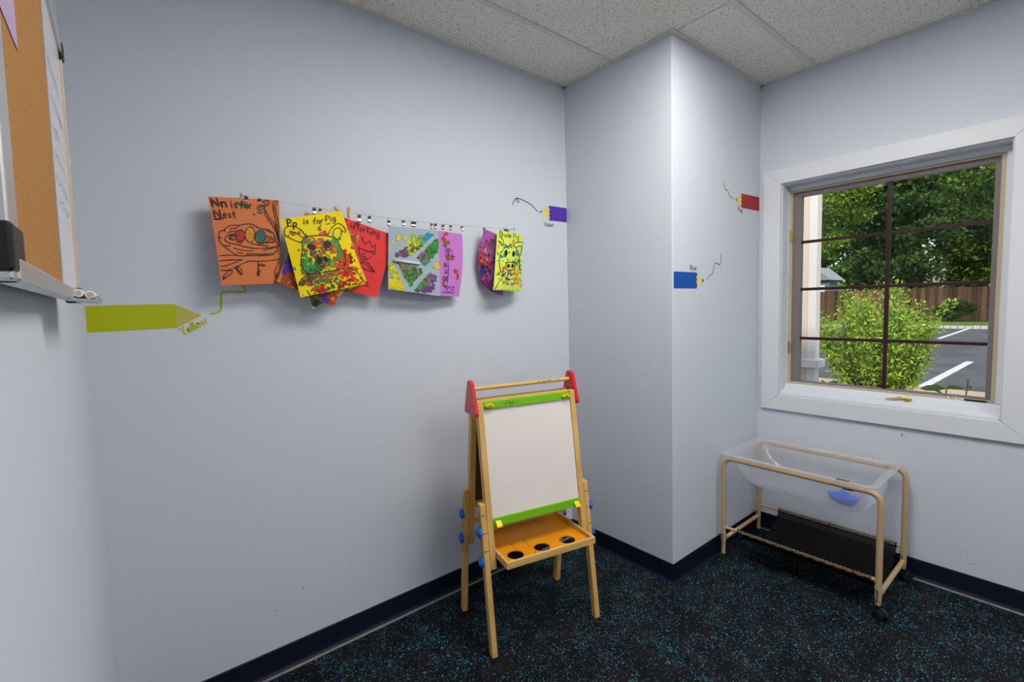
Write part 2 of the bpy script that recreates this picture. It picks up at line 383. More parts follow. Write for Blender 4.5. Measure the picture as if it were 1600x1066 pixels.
# jamb lining (white) with raised stop around the sash
fy0, fy1, fz0, fz1 = -.808, -1.673, .891, 1.996
MB().box((B-.001, WY0, WZ1-.006), (B+.15, WY1, WZ1)).build('head_jamb', TRIMW, win)
MB().box((B-.001, WY0, WZ0), (B+.15, WY0-.005, WZ1-.006)).build('side_jamb', TRIMW, win)
MB().box((B-.001, WY1, WZ0), (B+.15, WY1+.005, WZ1-.006)).build('side_jamb', TRIMW, win)
sl = MB().prism([(B-.001, WY0-.005, WZ0), (B-.001, WY0-.005, WZ0+.012), (B+.055, WY0-.005, fz0-.028), (B+.085, WY0-.005, fz0-.004), (B+.15, WY0-.005, fz0-.004), (B+.15, WY0-.005, WZ0)], (0, WY1-WY0+.01, 0))
sl.build('window_sill', TRIMW, win, bevel=.002)
MB().box((B+.08, WY0-.005, fz1+.0), (B+.11, WY1+.005, WZ1-.006)).build('head_stop', TRIMW, win, bevel=.003)
MB().box((B+.08, fy1, fz0-.004), (B+.11, WY1+.005, fz1)).build('side_stop', TRIMW, win, bevel=.003)
MB().box((B+.08, WY0-.005, fz0-.004), (B+.11, fy0, fz1)).build('side_stop', TRIMW, win, bevel=.002)
# tan outer frame
def ring(name, m, xa, xb, y0, y1, z0, z1, wl, wr_, wt, wb, bevel=.0015):
    s = MB(); s.box((xa, y0, z0), (xb, y0-wl, z1)); s.box((xa, y1+wr_, z0), (xb, y1, z1)); s.box((xa, y0-wl, z1-wt), (xb, y1+wr_, z1)); s.box((xa, y0-wl, z0), (xb, y1+wr_, z0+wb))
    return s.build(name, m, win, bevel=bevel)
ring('window_frame', TANF, B+.095, B+.125, fy0, fy1, fz0-.004, fz1, .012, .016, .010, .010)
sash = ring('sash', BRONZE, B+.112, B+.15, fy0-.012, fy1+.016, fz0+.006, fz1-.010, .040, .020, .024, .006)
MB().box((B+.135, fy0-.05, fz0+.010), (B+.138, fy1+.034, fz1-.03)).build('glass_pane', GLASS, win)
mx = B+.126
MB().box((mx-.006, -1.2605-.009, fz0+.01), (mx+.006, -1.2605+.009, fz1-.03)).build('muntin', MAROON, win, bevel=.002)
for z in (1.705, 1.436, 1.153):
    MB().box((mx-.0055, fy0-.05, z-.008), (mx+.0055, fy1+.034, z+.008)).build('muntin', MAROON, win, bevel=.002)
for z in (1.743, 1.102):
    s = MB().box((B+.088, WY0-.010, z-.03), (B+.094, WY0-.026, z+.03)); s.cyl((B+.086, WY0-.012, z-.034), (B+.086, WY0-.012, z+.034), .004)
    s.build('hinge', BRASS, win, smooth='auto')
# crank
cy = -1.372; cz = fz0-.03
ck = MB(); ck.lathe((B+.062, cy, cz), (-.55, 0, .83), [(.017, 0), (.017, .008), (.011, .016), (.008, .02)])
ck.build('crank_base', BRASS, win, smooth='auto')
hd = MB(); hd.tube(smooth_pts([(B+.052, cy, cz+.018), (B+.048, cy+.02, cz+.016), (B+.046, cy+.055, cz+.006), (B+.046, cy+.085, cz+.002)], 4), .0055, 8)
hd.tube([(B+.052, cy-.008, cz+.016), (B+.047, cy+.03, cz+.026)], [.008, .005], 8)
hd.build('crank_handle', BRASS, win, smooth='auto')
MB().box((B+.0945, -1.512, fz0-.001), (B+.0952, -1.566, fz0+.008)).build('warning_label', mat('label_white', (.8, .8, .8), .5), win)
MB().box((B+.0940, -1.520, fz0+.001), (B+.0944, -1.527, fz0+.006)).box((B+.0940, -1.531, fz0+.002), (B+.0944, -1.538, fz0+.006)).box((B+.0940, -1.542, fz0+.003), (B+.0944, -1.560, fz0+.005)).build('warning_print', INK, win, kind='stuff')
MB().box((B+.085, -1.572, fz0-.002), (B+.095, -1.645, fz0+.005)).build('sash_latch_slot', BLACK, win, bevel=.001)

# ------------------------------------------------------------------ flat drawing kit
def U(a, z): return a
GLY = {
 'N': ([[(0, 0), (0, 1), (.6, 0), (.6, 1)]], .6), 'n': ([[(0, .6), (0, 0)], [(0, .38), (.15, .58), (.34, .58), (.42, .4), (.42, 0)]], .42),
 'i': ([[(0, .6), (0, 0)], [(0, .80), (0, .88)]], .04), 's': ([[(.34, .5), (.2, .6), (.02, .5), (.08, .34), (.28, .26), (.34, .12), (.2, 0), (0, .08)]], .34),
 'f': ([[(.42, .9), (.3, 1.), (.17, .85), (.15, 0)], [(0, .55), (.35, .55)]], .38), 'o': ([[(.2, .6), (.02, .45), (.02, .15), (.2, 0), (.38, .15), (.38, .45), (.2, .6)]], .4),
 'r': ([[(0, .6), (0, 0)], [(0, .36), (.15, .56), (.32, .56)]], .3), 'e': ([[(.02, .32), (.38, .34), (.34, .54), (.2, .6), (.04, .46), (0, .26), (.1, .04), (.24, 0), (.4, .1)]], .4),
 't': ([[(.18, .95), (.18, .12), (.3, 0), (.36, .04)], [(0, .6), (.38, .6)]], .36), 'P': ([[(0, 0), (0, 1), (.32, .98), (.5, .78), (.34, .52), (0, .46)]], .5),
 'p': ([[(0, .6), (0, -.4)], [(0, .42), (.15, .6), (.34, .55), (.42, .3), (.32, .05), (.12, .02), (0, .15)]], .42),
 'g': ([[(.38, .5), (.2, .6), (.03, .45), (.03, .15), (.2, .02), (.38, .15)], [(.4, .6), (.4, -.22), (.22, -.38), (0, -.28)]], .42),
 'K': ([[(0, 0), (0, 1)], [(.5, 1), (0, .42), (.55, 0)]], .55), 'k': ([[(0, 0), (0, 1)], [(.36, .6), (0, .25), (.4, 0)]], .4),
 'V': ([[(0, 1), (.3, 0), (.6, 1)]], .6), 'l': ([[(0, 1), (0, 0)]], .04), 'B': ([[(0, 0), (0, 1), (.35, .95), (.42, .76), (.3, .54), (0, .5)], [(.3, .54), (.5, .34), (.42, .06), (0, 0)]], .5),
 'u': ([[(0, .6), (0, .2), (.12, .0), (.3, .05), (.4, .25)], [(.4, .6), (.4, 0)]], .4), 'R': ([[(0, 0), (0, 1), (.35, .96), (.46, .75), (.32, .52), (0, .48)], [(.2, .5), (.5, 0)]], .5),
 'd': ([[(.38, .48), (.2, .6), (.02, .42), (.03, .15), (.2, 0), (.38, .15)], [(.4, 1), (.4, 0)]], .4), 'Y': ([[(0, 1), (.28, .5), (.56, 1)], [(.28, .5), (.28, 0)]], .56),
 'w': ([[(0, .6), (.15, 0), (.3, .5), (.45, 0), (.6, .6)]], .6), ' ': ([], .3)}
def text(s, p0, adv, up, gap=.22):
    """strokes of s from baseline start p0; adv = pixel vector of one cap height along the line, up = pixel vector of cap height"""
    out = []; x = 0
    for ch in s:
        g, wd = GLY[ch]
        for st in g:
            q = [(p0[0]+adv[0]*(x+a)+up[0]*b, p0[1]+adv[1]*(x+a)+up[1]*b) for a, b in st]
            if ch in 'osegpPBRdunrftbV' and len(q) > 3: q = [(v.x, v.y) for v in smooth_pts(q, 3)]
            out.append(q)
        x += wd+gap
    return out
def ell(cx, cy, rx, ry, n=16, a0=0, a1=2*math.pi):
    return [(cx+rx*math.cos(a0+(a1-a0)*k/n), cy+ry*math.sin(a0+(a1-a0)*k/n)) for k in range(n+1)]
def zmap(x0, y0, sc): return lambda P: [(x0+a/sc, y0+b/sc) for a, b in P]

class Ink:
    """strokes and blobs laid out in metres on a surface: S(a,b)->point, with a height above it"""
    def __init__(s, S, nrm): s.S = S; s.n = nrm; s.mb = MB(); s.h = .0005; s.rng = random.Random(5)
    def put(s, q):
        return s.S(q[0], q[1])+s.n*s.h
    def stroke(s, P, wd, k=0, wob=0):
        P = [Vector((p[0], p[1])) for p in P]; Q = [P[0]]
        for a, b in zip(P, P[1:]):
            n = max(1, int((b-a).length/.012))
            for i in range(1, n+1): Q.append(a+(b-a)*i/n)
        if len(Q) < 2: return
        s.mb.k = k; vs = []; n = len(Q)
        for i in range(n):
            t = (Q[min(i+1, n-1)]-Q[max(i-1, 0)]); t = t.normalized() if t.length > 1e-9 else Vector((1, 0)); nn = Vector((-t.y, t.x))
            ww = wd*(1+wob*s.rng.uniform(-1, 1))/2
            ext = t*(-wd*.35 if i == 0 else wd*.35 if i == n-1 else 0)
            vs += [s.put(Q[i]+nn*ww+ext), s.put(Q[i]-nn*ww+ext)]
        s.mb.add(vs, [(2*i, 2*i+1, 2*i+3, 2*i+2) for i in range(n-1)]); s.h += 2e-6
    def blob(s, c, rx, ry, k=0, n=10, jag=.18, rot=0):
        s.mb.k = k; vs = [s.put(c)]
        for i in range(n):
            a = 2*math.pi*i/n; r = 1+s.rng.uniform(-jag, jag); dx, dy = rx*r*math.cos(a), ry*r*math.sin(a)
            vs.append(s.put((c[0]+dx*math.cos(rot)-dy*math.sin(rot), c[1]+dx*math.sin(rot)+dy*math.cos(rot))))
        s.mb.add(vs, [(0, 1+i, 1+(i+1) % n) for i in range(n)]); s.h += 2e-6
def in_poly(p, poly):
    c = False; j = len(poly)-1
    for i in range(len(poly)):
        (xi, yi), (xj, yj) = poly[i], poly[j]
        if (yi > p[1]) != (yj > p[1]) and p[0] < (xj-xi)*(p[1]-yi)/(yj-yi)+xi: c = not c
        j = i
    return c

# ------------------------------------------------------------------ pencil decals on the walls
WOODTIP = mat('decal_wood_yellow', srgb(222, 208, 120), .5)
def decal(label, ydepth, z, barrel, wood, lead, squig, txt, col, wcol, leadcol, sw, tw, zigzag=None):
    pts = [un(q, 1, ydepth) for q in z(barrel)]
    c = sum(pts, Vector())/len(pts)
    t = thing('pencil_decal', label, 'wall decal', c, 0, 'coloured pencil decals on the walls')
    def plate(name, P, m, dz=0):
        MB().prism([un(q, 1, ydepth)+Vector((0, -.0002-dz, 0)) for q in z(P)], (0, -.0004, 0)).build(name, m, t)
    plate('barrel', barrel, col); plate('wood_tip', wood, wcol, .0001); plate('lead_tip', lead, leadcol, .0003)
    S = lambda a, b: Vector((a, ydepth-.0004, b))
    conv = lambda P: [(v.x, v.z) for v in (un(q, 1, ydepth) for q in P)]
    k = Ink(S, Vector((0, -1, 0))); k.stroke(conv([(v.x, v.y) for v in smooth_pts(z(squig), 5)]), sw); k.mb.build('squiggle', leadcol, t)
    k = Ink(S, Vector((0, -1, 0)))
    for st in txt: k.stroke(conv(z(st)), tw)
    k.mb.build('lettering', leadcol, t)
YELD = mat('decal_yellow_green', srgb(176, 184, 0), .5); KHAKI = mat('decal_khaki', srgb(186, 180, 88), .5)
decal('wide yellow-green pencil decal starting in the left corner', 0, zmap(0, 380, 4), [(529, 393), (1060, 381), (1088, 381), (1100, 420), (1104, 500), (1106, 531), (545, 560)],
      [(1088, 381), (1228, 438), (1236, 464), (1106, 531), (1104, 500), (1100, 420)], [(1226, 437), (1257, 450), (1232, 466), (1222, 462)],
      [(1312, 443), (1345, 439), (1376, 420), (1382, 375), (1384, 322), (1400, 305), (1460, 303), (1528, 305), (1524, 280), (1505, 262)],
      text('Yellow', (1143, 578), (46, -23), (-22, -42), .26), YELD, KHAKI, YELD, .0065, .0058)
VIO = mat('decal_violet', srgb(84, 48, 168), .5); VIOD = mat('decal_dark_violet', srgb(66, 50, 128), .5)
decal('small violet pencil decal pointing left near the column corner', 0, zmap(780, 270, 10.657), [(822, 548), (1138, 594), (1138, 830), (838, 796), (826, 770), (842, 745), (824, 715), (840, 680), (824, 650), (842, 615), (826, 585)],
      [(822, 548), (826, 585), (842, 615), (824, 650), (840, 680), (824, 715), (842, 745), (826, 770), (838, 796), (700, 668), (700, 632)], [(704, 626), (704, 672), (668, 648)],
      [(635, 645), (540, 540), (430, 475), (310, 425), (278, 436), (296, 478), (325, 490), (318, 455), (290, 430), (262, 445), (218, 528)],
      text('Violet', (738, 890), (54, 5), (4, -62), .22), VIO, WOODTIP, VIOD, .0045, .0036)
BLU = mat('decal_blue', srgb(0, 74, 164), .5); BLUD = mat('decal_dark_blue', srgb(24, 72, 130), .5)
zc = zmap(1030, 270, 5.33)
decal('blue pencil decal pointing right on the column', -A, zc, [(120, 822), (312, 830), (318, 850), (309, 870), (316, 890), (309, 910), (316, 935), (312, 965), (120, 963)],
      [(312, 830), (358, 882), (358, 912), (312, 965), (316, 935), (309, 910), (316, 890), (309, 870), (318, 850)], [(356, 879), (373, 897), (356, 914)],
      [(397, 893), (415, 860), (440, 843), (452, 800), (465, 750), (503, 765), (514, 720), (510, 675)],
      text('Blue', (258, 808), (25, 2), (0, -36), .22), BLU, WOODTIP, BLUD, .004, .0036)
REDD = mat('decal_red', srgb(158, 30, 26), .5); REDK = mat('decal_dark_red', srgb(140, 44, 44), .5)
decal('red pencil decal pointing left beside the window corner', -A, zc, [(684, 172), (833, 205), (831, 320), (686, 292), (680, 275), (688, 258), (680, 240), (688, 222), (680, 205), (687, 190)],
      [(684, 172), (687, 190), (680, 205), (688, 222), (680, 240), (688, 258), (680, 275), (686, 292), (642, 234), (642, 212)], [(646, 208), (646, 238), (633, 223)],
      [(530, 75), (540, 110), (556, 143), (572, 149), (578, 180), (592, 198), (617, 217)],
      text('Red', (655, 312), (20, 14), (3, -33), .22), REDD, WOODTIP, REDK, .004, .0036)

# ------------------------------------------------------------------ hanging artwork
WIREY = -.06
NRM = Vector((0, -1, 0))
PW, PH = .229, .305
class Sheet:
    def __init__(s, name, label, cs, ds, colr, curl, nseg=(16, 20)):
        s.px = cs; s.C = [un(q, 1, -d) for q, d in zip(cs, ds)]; s.curl = curl
        mb = MB(); nu, nv = nseg
        for j in range(nv+1):
            for i in range(nu+1): mb.v.append(s.S(i/nu*PW, j/nv*PH))
        for j in range(nv):
            for i in range(nu): a = j*(nu+1)+i; mb.f.append((a, a+1, a+nu+2, a+nu+1)); mb.m.append(0)
        M = mat(name+'_'+label.split()[0]+label.split()[1], colr, .75, noise=(9, tuple(c*.9 for c in colr), .5), bump=(25, .25))
        s.o = mb.build(name, M, smooth=True); tag(s.o, label, 'artwork', 'paintings on paper clipped to the wall wire')
    def S(s, a, b):
        u, v = a/PW, b/PH; TL, TR, BR, BL = s.C
        P = TL*(1-u)*(1-v)+TR*u*(1-v)+BR*u*v+BL*(1-u)*v
        return P+Vector(s.curl(u, v))
    def uv(s, q):      # photo pixel on the flat outline -> metres on the sheet
        TL, TR, BR, BL = [Vector(c) for c in s.px]; q = Vector(q); u = v = .5
        for _ in range(12):
            e = TL*(1-u)*(1-v)+TR*u*(1-v)+BR*u*v+BL*(1-u)*v-q
            du = (TR-TL)*(1-v)+(BR-BL)*v; dv = (BL-TL)*(1-u)+(BR-TR)*u
            det = du.x*dv.y-du.y*dv.x; u -= (e.x*dv.y-e.y*dv.x)/det; v -= (du.x*e.y-du.y*e.x)/det
        return (u*PW, v*PH)
    def clampuv(s, p): return (min(max(p[0], .001), PW-.001), min(max(p[1], .001), PH-.001))
    def map(s, P): return [s.clampuv(s.uv(q)) for q in P]
    def inside(s, p): return .003 < p[0] < PW-.003 and .003 < p[1] < PH-.003
    def lines(s, name, strokes, wd, m, wob=.25, sm=True, h=.0020):
        k = Ink(s.S, NRM); k.h = h
        for st in strokes:
            P = s.map(st)
            if sm and len(P) > 2: P = [(v.x, v.y) for v in smooth_pts(P, 4)]; P = [s.clampuv(p) for p in P]
            k.stroke(P, wd, 0, wob)
        k.mb.build(name, m, s.o, kind='stuff')
    def paint(s, name, blobs, mats_, h=.0004):
        """blobs: (px, rx_px_metres...)"""
        k = Ink(s.S, NRM); k.h = h
        if name != 'paint_dabs':          # countable fills: each one a part
            for (q, rx, ry, mi, rot) in blobs:
                k.mb = MB(); k.blob(s.clampuv(s.uv(q)), rx, ry, 0, 18, .06, rot); k.mb.build(name, mats_[mi], s.o)
            return
        for (q, rx, ry, mi, rot) in blobs:
            p = s.uv(q)
            rx2 = min(rx, p[0]-.001, PW-.001-p[0]); ry2 = min(ry, p[1]-.001, PH-.001-p[1])
            if rx2 < .0012 or ry2 < .0012: continue
            k.blob(p, rx2, ry2, mi, 10, .22, rot if rx2 == rx and ry2 == ry else 0)
        k.mb.build(name, mats_, s.o, kind='stuff')
PC = {n: mat('paint_'+n, srgb(*c), .5, noise=(140, tuple(a*.5 for a in srgb(*c)), .75, 5)) for n, c in dict(red=(196, 32, 20), orange=(226, 84, 22), dkred=(150, 40, 30), green=(52, 160, 60), dkgreen=(30, 110, 60), olive=(88, 84, 40), brown=(150, 92, 66),
      teal=(20, 104, 96), amber=(220, 148, 12), yellow=(236, 214, 20), lime=(150, 190, 50), purple=(110, 62, 140), violet=(90, 40, 150), blue=(40, 70, 160), cyan=(40, 150, 180), mauve=(150, 100, 130),
      black=(30, 24, 26), rust=(168, 72, 24), white=(196, 208, 214), khaki=(120, 130, 80), pink=(196, 60, 110)).items()}
def clusters(seed, spec, conv, r):
    rg = random.Random(seed); out = []
    for (cx, cy, sx, sy, n, cols) in spec:
        for _ in range(n):
            q = conv([(rg.gauss(cx, sx), rg.gauss(cy, sy))])[0]; a = rg.uniform(*r)
            out.append((q, a, a*rg.uniform(.7, 1.2), rg.choice(cols), rg.uniform(0, 3)))
    rg.shuffle(out); return out
def filled(seed, poly, n, cols, conv, r):
    rg = random.Random(seed); xs = [p[0] for p in poly]; ys = [p[1] for p in poly]; out = []
    while len(out) < n:
        p = (rg.uniform(min(xs), max(xs)), rg.uniform(min(ys), max(ys)))
        if in_poly(p, poly):
            a = rg.uniform(*r); out.append((conv([p])[0], a, a*rg.uniform(.6, 1.1), rg.choice(cols), rg.uniform(0, 3)))
    return out

# -- nest sheet
nest = Sheet('artwork_sheet', 'terracotta orange sheet with marker drawing of eggs in a nest', [(325, 307), (436, 313), (438, 443), (346, 446)], [.058, .062, .075, .09], srgb(214, 122, 70),
             lambda u, v: (0, -.012*math.sin(math.pi*v)*(1-.5*u)+.022*max(0, u-.8)**1*3*v+.018*max(0, v-.9)*8*.12, 0))
ZA = zmap(310, 290, 9.693); ZE = zmap(310, 360, 9.693)
nl = [ZA(P) for P in ([(380, 705), (385, 660), (430, 625), (500, 605), (600, 610)], [(560, 635), (620, 600), (700, 585), (780, 590), (860, 625)], [(375, 685), (320, 695), (298, 740), (310, 790), (335, 805)],
    [(300, 770), (300, 830), (340, 890), (420, 960), (500, 1020), (560, 1065)], [(860, 640), (960, 660), (1060, 680), (1130, 740), (1150, 800), (1160, 840)], [(1150, 840), (1190, 870), (1185, 920), (1100, 950), (960, 985)],
    [(1190, 945), (1192, 1000), (1140, 1012), (1110, 1050), (900, 1062), (700, 1058)], [(540, 740), (470, 745), (400, 780), (388, 830), (440, 870), (560, 900), (700, 935), (850, 955), (1000, 950), (1035, 930)],
    [(560, 760), (480, 758), (440, 795), (470, 825), (530, 830)], [(500, 775), (462, 795), (500, 812)], [(770, 880), (880, 900), (1030, 918)], [(510, 945), (600, 975), (720, 990), (800, 995)],
    [(1000, 770), (1080, 780), (1130, 830), (1090, 860), (1000, 872)], [(1020, 800), (1080, 815), (1060, 840), (1000, 850)], [(450, 665), (520, 650), (560, 655)], [(420, 720), (480, 700), (540, 690)],
    [(345, 910), (460, 920)], [(560, 1015), (650, 1025)], [(1040, 950), (1140, 930), (1240, 922)], [(880, 880), (1040, 870), (1130, 860)],
    [(1000, 370), (1050, 470), (1130, 570), (1190, 700), (1228, 860), (1240, 922)], [(975, 410), (1030, 500), (1100, 590), (1170, 700), (1212, 840)], [(1120, 320), (1140, 420), (1160, 540), (1182, 620)],
    [(1150, 320), (1180, 450), (1208, 560), (1222, 640)], [(962, 250), (1000, 228), (1062, 236), (1060, 290), (1010, 308), (980, 330), (990, 372)], [(970, 240), (1000, 310)], [(1040, 238), (1020, 300)],
    [(1122, 312), (1115, 270), (1160, 238), (1190, 242), (1170, 290), (1130, 318)], [(870, 318), (920, 332), (950, 302), (890, 300), (960, 300), (990, 340)], [(865, 348), (920, 370), (970, 350)])]
nl += [ZE(P) for P in ([(305, 392), (420, 377), (540, 380), (640, 390), (720, 385), (900, 383), (1050, 378)], [(700, 355), (850, 358), (930, 362), (1120, 350)], [(315, 467), (450, 450), (635, 447)], [(330, 548), (430, 530), (530, 490), (635, 452)],
    [(332, 606), (420, 605), (500, 580), (620, 520), (740, 470), (900, 468), (1080, 460), (1235, 428)], [(500, 610), (430, 620), (385, 670), (370, 740), (440, 700), (490, 650), (500, 610)], [(440, 650), (370, 740)],
    [(550, 560), (600, 560), (640, 620), (630, 680), (590, 630), (550, 580), (550, 560)], [(560, 575), (630, 660)], [(880, 470), (885, 580), (890, 700)], [(868, 645), (885, 600), (915, 610), (905, 650), (890, 690), (868, 645)],
    [(890, 530), (920, 510), (960, 520), (990, 538), (930, 540), (895, 530)], [(1240, 420), (1210, 500), (1180, 560), (1150, 610), (1160, 680), (1182, 710), (1200, 640)])]
nl += [ZA(P) for P in (ell(607, 765, 75, 88), ell(755, 745, 75, 115), ell(915, 780, 80, 102))]
nest.lines('line_drawing', nl, .0027, INK)
nest.lines('lettering', [ZA(P) for P in text('Nn', (214, 322), (150, 6), (-38, -128), .3)+text('N', (243, 488), (150, 8), (-30, -118), .3)] + [ZA([(235, 515), (300, 512), (355, 500)])], .0048, INK, .1, False)
nest.lines('small_lettering', [ZA(P) for P in text('is', (488, 338), (112, 6), (-18, -112), .3)+text('for', (610, 350), (118, 0), (-8, -110), .22)+text('est', (362, 488), (112, 2), (-12, -105), .25)], .003, INK, .1, False)
eggs = []
for (cx, cy, rx, ry, k) in ((607, 768, .0065, .0078, 0), (755, 745, .0068, .0105, 1), (915, 780, .0072, .0092, 2)): eggs.append((ZA([(cx, cy)])[0], rx*2.25, ry*2.35, k, 0))
eggs += [(ZA([(600, 868)])[0], .012, .006, 0, 0), (ZA([(755, 850)])[0], .012, .008, 1, 0)]
eggs += [(ZA([q])[0], a*2, b*2, 2, r) for q, a, b, r in (((905, 410), .005, .003, .3), ((818, 440), .003, .002, .6), ((990, 395), .003, .002, 0), ((660, 295), .0065, .0035, .4), ((575, 272), .004, .0025, 1), ((1030, 690), .004, .002, .5), ((1080, 720), .0025, .0015, .5))]
nest.paint('crayon_fill', eggs, [PC['red'], PC['amber'], PC['teal']])

ZB = zmap(420, 310, 5.92)
# -- sheets partly hidden behind the yellow pig
lemon = Sheet('artwork_sheet', 'lemon sheet peeking out lowest behind the yellow pig picture', [(447, 372), (531, 334), (573, 439), (489, 483)], [.072, .066, .066, .074], srgb(222, 196, 40), lambda u, v: (0, -.004*math.sin(math.pi*u), 0))
lemon.paint('paint_dabs', clusters(3, [(400, 930, 25, 25, 14, [0, 1, 2]), (460, 980, 25, 15, 12, [0, 1, 2]), (700, 860, 20, 12, 5, [2])], ZB, (.005, .013)), [PC['black'], PC['dkgreen'], PC['purple']])
brown = Sheet('artwork_sheet', 'salmon brown sheet with purple paint tilted behind the yellow pig picture', [(477, 331), (562, 368), (522, 480), (432, 440)], [.078, .072, .080, .086], srgb(196, 128, 92), lambda u, v: (0, -.004*math.sin(math.pi*v), 0))
brown.paint('paint_dabs', clusters(8, [(185, 600, 22, 45, 40, [1]), (150, 520, 20, 40, 34, [0, 4]), (195, 760, 40, 35, 60, [2, 3]), (250, 840, 30, 18, 20, [2, 3]), (580, 920, 35, 28, 40, [3, 2]), (515, 930, 25, 20, 24, [1]), (430, 915, 30, 16, 16, [3, 4]), (770, 370, 35, 30, 50, [2, 3]), (790, 430, 20, 30, 30, [2, 3])], ZB, (.006, .015)),
            [PC['black'], PC['violet'], PC['amber'], PC['rust'], PC['olive']])
# -- king
king = Sheet('artwork_sheet', 'coral red sheet with marker drawing of a crowned king', [(535, 339), (614.6, 367.7), (590, 465), (512, 448)], [.044, .050, .060, .046], srgb(226, 62, 62), lambda u, v: (0, -.006*math.sin(math.pi*v)+.004*u*v, 0))
king.lines('line_drawing', [ZB(P) for P in ([(845, 350), (860, 390), (880, 430)], [(880, 430), (920, 390)], [(920, 390), (945, 460)], [(945, 460), (975, 430)], [(975, 430), (975, 512)], [(975, 512), (930, 545), (880, 578)],
    [(815, 455), (972, 515)], [(820, 460), (830, 535)], [(830, 535), (895, 490), (965, 492)], ell(865, 560, 26, 24), ell(867, 562, 11, 10), [(820, 628), (860, 595), (915, 602), (972, 686)], [(972, 686), (890, 662), (830, 628)], [(880, 610), (972, 686)],
    [(800, 588), (845, 600), (860, 592)], [(825, 640), (870, 730), (917, 815)], [(917, 815), (860, 795)], [(785, 500), (802, 530), (788, 562)])], .0026, INK, .15, False)
king.lines('lettering', [ZB(P) for P in text('k', (700, 268), (55, 20), (8, -58), .2)+text('is', (752, 272), (48, 14), (6, -48), .3)+text('for', (806, 290), (52, 18), (6, -52), .2)+text('King', (900, 318), (55, 20), (5, -58), .2)], .003, INK, .1, False)
# -- yellow pig
pig = Sheet('artwork_sheet', 'bright yellow sheet with paint-dabbed pig face, in front of the others', [(437, 343), (533.8, 329.5), (570, 444), (469.6, 465)], [.092, .086, .098, .106], srgb(240, 216, 12), lambda u, v: (0, -.012*math.sin(math.pi*v)*math.sin(math.pi*u*.8+.3), 0))
P_ = ['red', 'orange', 'green', 'dkgreen', 'olive', 'brown', 'dkred', 'amber']
pig.paint('paint_dabs', clusters(11, [(690, 580, 45, 60, 90, [0, 0, 1]), (620, 520, 35, 50, 40, [1, 0, 2]), (740, 690, 35, 30, 45, [0, 1]), (455, 400, 40, 25, 22, [1, 5]), (350, 400, 30, 30, 20, [2, 5]), (330, 560, 30, 40, 22, [2, 5]), (340, 640, 30, 25, 16, [2]),
    (420, 640, 40, 40, 50, [4, 3, 2]), (430, 740, 55, 35, 60, [4, 2, 3, 5]), (400, 500, 60, 60, 30, [5, 4]), (560, 620, 35, 30, 26, [2, 7]), (600, 390, 25, 20, 16, [2]), (640, 470, 20, 25, 14, [2]), (540, 700, 50, 30, 34, [1, 5, 2]),
    (330, 770, 40, 20, 20, [1, 4]), (440, 830, 50, 20, 30, [1, 0, 2]), (580, 800, 35, 25, 18, [2, 4]), (660, 780, 40, 25, 26, [1, 6]), (490, 330, 16, 8, 8, [1, 0]), (450, 285, 8, 22, 7, [5]), (800, 750, 30, 15, 8, [1]), (210, 320, 25, 10, 5, [5]), (260, 490, 4, 4, 1, [5]), (240, 650, 4, 4, 2, [2]), (480, 850, 30, 14, 20, [0, 6]), (560, 470, 60, 30, 26, [1, 7])],
    ZB, (.0032, .0078)), [PC[n] for n in P_])
pig.lines('line_drawing', [ZB(P) for P in ([(320, 360), (400, 345), (500, 345), (590, 365), (620, 390), (640, 450), (680, 510), (695, 570), (680, 630), (620, 660), (520, 675), (430, 695), (350, 690), (300, 640), (285, 570), (295, 470), (290, 400), (320, 360)],
    [(330, 360), (280, 290), (200, 255), (148, 275), (142, 325), (160, 352)], [(165, 350), (230, 390), (290, 408)], [(160, 352), (178, 340)], [(185, 300), (240, 320), (300, 365)], [(525, 345), (560, 280), (620, 235), (670, 245), (705, 290), (695, 312), (660, 290)], [(660, 300), (655, 340), (622, 382)], [(572, 345), (590, 290), (640, 272), (662, 292)],
    ell(475, 560, 65, 48), [(440, 605), (480, 638), (535, 608)], [(365, 690), (300, 740), (270, 805)], [(715, 645), (800, 670), (880, 760)], [(345, 850), (375, 895)], ell(525, 440, 34, 40),
    [(735, 780), (745, 810)], [(760, 790), (775, 805), (790, 785)], [(800, 790), (805, 805)], [(815, 785), (835, 795), (840, 775)], [(850, 770), (858, 790)], [(865, 760), (885, 775)], [(740, 530), (765, 545), (745, 570), (765, 590), (740, 605)])], .0030, INK)
pig.paint('marker_fill', [(ZB([q])[0], a*1.8, b*1.8, 0, r) for q, a, b, r in (((375, 450), .0085, .0062, .5), ((515, 428), .0075, .0085, 0), ((445, 570), .0055, .0075, 0), ((500, 562), .005, .007, 0))], [PC['black']], .0018)
pig.lines('lettering', [ZB(P) for P in text('P', (172, 258), (66, -6), (-10, -60), .2)+text('p', (218, 262), (66, -6), (-4, -58), .2)], .0046, INK, .1, False)
pig.lines('small_lettering', [ZB(P) for P in text('is', (312, 240), (56, -6), (0, -50), .3)+text('for', (396, 242), (60, -8), (0, -54), .22)+text('Pig', (515, 218), (64, -8), (0, -52), .24)] + [ZB([(512, 240), (552, 234)])], .003, INK, .1, False)

